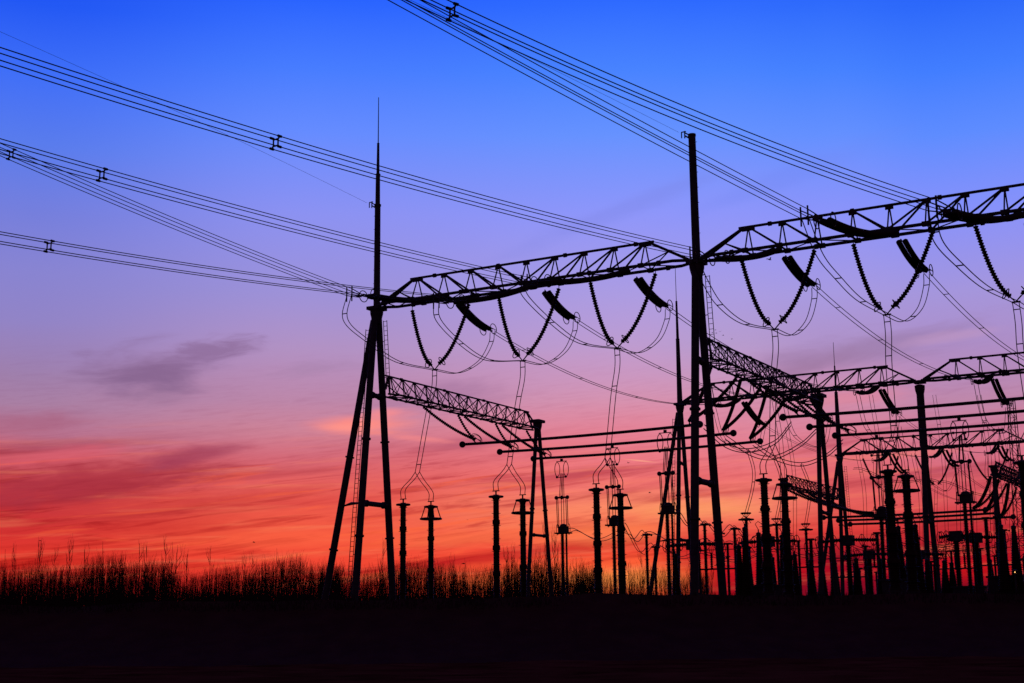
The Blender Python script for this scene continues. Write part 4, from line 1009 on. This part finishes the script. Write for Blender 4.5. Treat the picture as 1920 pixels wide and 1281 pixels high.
for j, (u, v) in enumerate(TALL):
    Y = rs.uniform(168, 200); P = at_Y(u, v, Y); h = P.z
    if j < 6:
        t = thing('sapling', (0, 0, 0), lab_s, 'sapling', 'tall bare saplings'); tr = MB(); tr.v = pdat[j].v; tr.f = pdat[j].f
        nt_ = 7 * 4; trunk = MB(); trunk.v = tr.v[:nt_]; trunk.f = [f for f in tr.f if max(f) < nt_]
        crown = MB(); crown.v = tr.v[nt_:]; crown.f = [tuple(i - nt_ for i in f) for f in tr.f if min(f) >= nt_]
        part('trunk', trunk, TWIG, t); part('crown', crown, TWIG, t); first.append(t)
        t.location = (P.x, P.y, 0); t.scale = (h / 10,) * 3; t.rotation_euler = (0, 0, rs.uniform(0, 6))
    else:
        t = copy_tree(first[j % 6], (P.x, P.y, 0), lab_s, h / 10, rs.uniform(0, 6))
SL = {2: 'tall sapling with a perched bird at its tip near the left edge', 4: 'tallest dense sapling between the perched bird and the flat field gap',
      11: 'forked tall sapling halfway from the left edge to the tripod tower', 27: 'tallest thin sapling just right of the short left tower'}
sap = [o for o in bpy.data.objects if o.name.startswith('sapling') and o.parent is None]
for i_, l_ in SL.items():
    so = ([f for f in first] + [o for o in sap if o not in first])[i_]; so['label'] = l_
    if 'group' in so: del so['group']
sap.sort(key=lambda o: math.atan2(o.location.x, o.location.y))
# thicket: nobody could count it
def thicket(name, u0, u1, ntop, dens, Y0, Y1, hfun, thick, seed, label):
    r_ = random.Random(seed); mb = MB()
    for i in range(dens):
        u = r_.uniform(u0, u1); Y = r_.uniform(Y0, Y1); vt = hfun(u) + r_.expovariate(1) * 9 - 14 + r_.uniform(0, 34) * (r_.random() < .8)
        P = at_Y(u, min(vt, 1128), Y); h = P.z; b = Vector((P.x, P.y, 0)); ln = r_.uniform(-.4, .4)
        tip = Vector((P.x + ln, P.y, h)); mid = b.lerp(tip, .55) + Vector((r_.uniform(-.15, .15), 0, 0))
        w = r_.uniform(.7, 1.3) * thick
        mb.tube([b, mid, tip], [.055 * w, .035 * w, .008], 3, caps=False)
        for _ in range(7):
            q = r_.uniform(.35, .92); p = (b.lerp(mid, q / .55) if q < .55 else mid.lerp(tip, (q - .55) / .45)); L = h * r_.uniform(.08, .2); a = r_.choice((-1, 1)) * r_.uniform(.08, .35)
            mb.tube([p, p + Vector((a * L, r_.uniform(-.3, .3) * L, L))], [.02 * w, .006], 3, caps=False)
    o = part(name, mb, TWIG); o['kind'] = 'stuff'; o['label'] = label; o['category'] = 'thicket'
def hl(u): return 1066 + 8 * math.sin(u * .021) + 6 * math.sin(u * .053 + 1) + (8 if 330 < u < 480 else 0)
thicket('thicket', -260, 640, 0, 4600, 165, 215, hl, .6, 5, 'dense dark thicket of bare stems along the left horizon')
thicket('thicket', 600, 1120, 0, 2500, 170, 220, lambda u: 1070 + 8 * math.sin(u * .03), .62, 6, 'thicket of bare stems behind the towers and posts, left of centre')
thicket('thicket', 1080, 1330, 0, 700, 180, 230, lambda u: 1078 + 10 * math.sin(u * .05), .6, 8, 'sparse reed-like stems glowing in front of the sunset glow')
# scrub that thickens the foot of the thicket
def scrub(name, u0, u1, n, v0, v1, Y0, Y1, seed, label):
    r_ = random.Random(seed); mb = MB()
    for i in range(n):
        u = r_.uniform(u0, u1); Y = r_.uniform(Y0, Y1); P = at_Y(u, r_.uniform(v0, v1), Y); b = Vector((P.x, P.y, 0)); 
        for _ in range(3):
            tip = P + Vector((r_.uniform(-.8, .8), 0, r_.uniform(-.6, .2))); mb.tube([b + Vector((r_.uniform(-.2, .2), 0, 0)), tip], [.07, .015], 3, caps=False)
    o = part(name, mb, TWIG); o['kind'] = 'stuff'; o['label'] = label; o['category'] = 'scrub'
scrub('scrub', -260, 640, 1500, 1104, 1124, 150, 165, 9, 'low dark scrub filling the foot of the left thicket')
scrub('scrub', 620, 1130, 800, 1110, 1128, 150, 168, 10, 'low dark scrub under the towers, left of centre')
# grass on the bank crest
gr = MB(); r_ = random.Random(12)
for i in range(11000):
    x = r_.uniform(-62, 62); cl = .5 + .5 * math.sin(x * 1.7) * math.sin(x * .43 + 2); y = 74 + r_.uniform(-1.0, .8); h = .08 + min(2.6, r_.expovariate(1)) * .13 * (.4 + cl)
    d = Vector((r_.uniform(-.3, .3) * h, r_.uniform(-.3, .3) * h, h)); b = Vector((x, y, 3.05 - abs(y - 74) * .5))
    gr.tube([b, b + d * .6, b + d * 1.1], [.022, .014, .003], 3, caps=False)
o = part('grass', gr, TWIG); o['kind'] = 'stuff'; o['label'] = 'short dry grass on the crest of the dark bank'; o['category'] = 'grass'

# ------------------------------------------------------------------ birds
def bird(P, span, bank, yaw, label, perched=False):
    mb = MB(); c = Vector((0, 0, 0)); f = Vector((math.cos(yaw), math.sin(yaw), 0)); q = f.cross(UP)
    L = span * .5
    mb.tube([c - f * L * .7, c - f * L * .25, c + f * L * .1, c + f * L * .35, c + f * L * .45, c + f * L * .6], [L * .02, L * .10, L * .17, L * .10, L * .11, L * .01], 8)
    tl = c - f * L * .6
    b0 = len(mb.v); mb.v += [tl, tl - f * L * .4 + q * L * .14, tl - f * L * .4 - q * L * .14, tl + UP * L * .03]; mb.f += [(b0, b0 + 1, b0 + 2), (b0 + 3, b0 + 2, b0 + 1)]
    for sg in (-1, 1):
        k = .18 if perched else 1
        a = c + q * sg * L * .1 + UP * L * .05; e = a + q * sg * L * .5 * k + UP * L * .35 * bank - f * L * .05 * (1 if k == 1 else 5); w = e + q * sg * L * .5 * k - UP * L * .12 * bank - f * L * .28
        b0 = len(mb.v)
        mb.v += [a + f * L * .18, a - f * L * .22, e - f * L * .26, e + f * L * .14, w, a + f * L * .18 - UP * L * .04, a - f * L * .22 - UP * L * .04]
        mb.f += [(b0, b0 + 1, b0 + 2, b0 + 3), (b0 + 3, b0 + 2, b0 + 4), (b0 + 5, b0 + 3, b0 + 2, b0 + 6)]
    mb.v = [v + Vector(P) for v in mb.v]
    single('bird', mb, FEAT, P, label, 'bird', 'birds')
bird(at_Y(1443, 487, 95), .55, 1.1, .5, 'largest flying bird, just under the right front beam')
bird(at_Y(75, 1014, 165), .55, 0, .3, 'small bird perched at the tip of a sapling, far left', True)
bird(at_Y(476, 1017, 150), .5, .8, .1, 'lone flying bird low over the left thicket')
bird(at_Y(1178, 868, 150), .45, .9, 2.2, 'tiny bird beside the short bright cloud streak')
bird(at_Y(1218, 924, 150), .45, .9, 2.6, 'tiny bird left of the slim rod tower legs')
bird(at_Y(869, 1057, 150), .6, .5, .2, 'bird gliding low between the ringed posts')
bird(at_Y(877, 975, 150), .3, .5, 1.2, 'speck of a bird left of the second pair of posts')
for (u, v) in [(1341, 619), (1350, 622), (1343, 625), (1356, 629), (1372, 636), (1336, 624)]:
    bird(at_Y(u, v, 190), .42, .8, rs.uniform(0, 6), 'one of the tiny birds flocking above the steep truss')
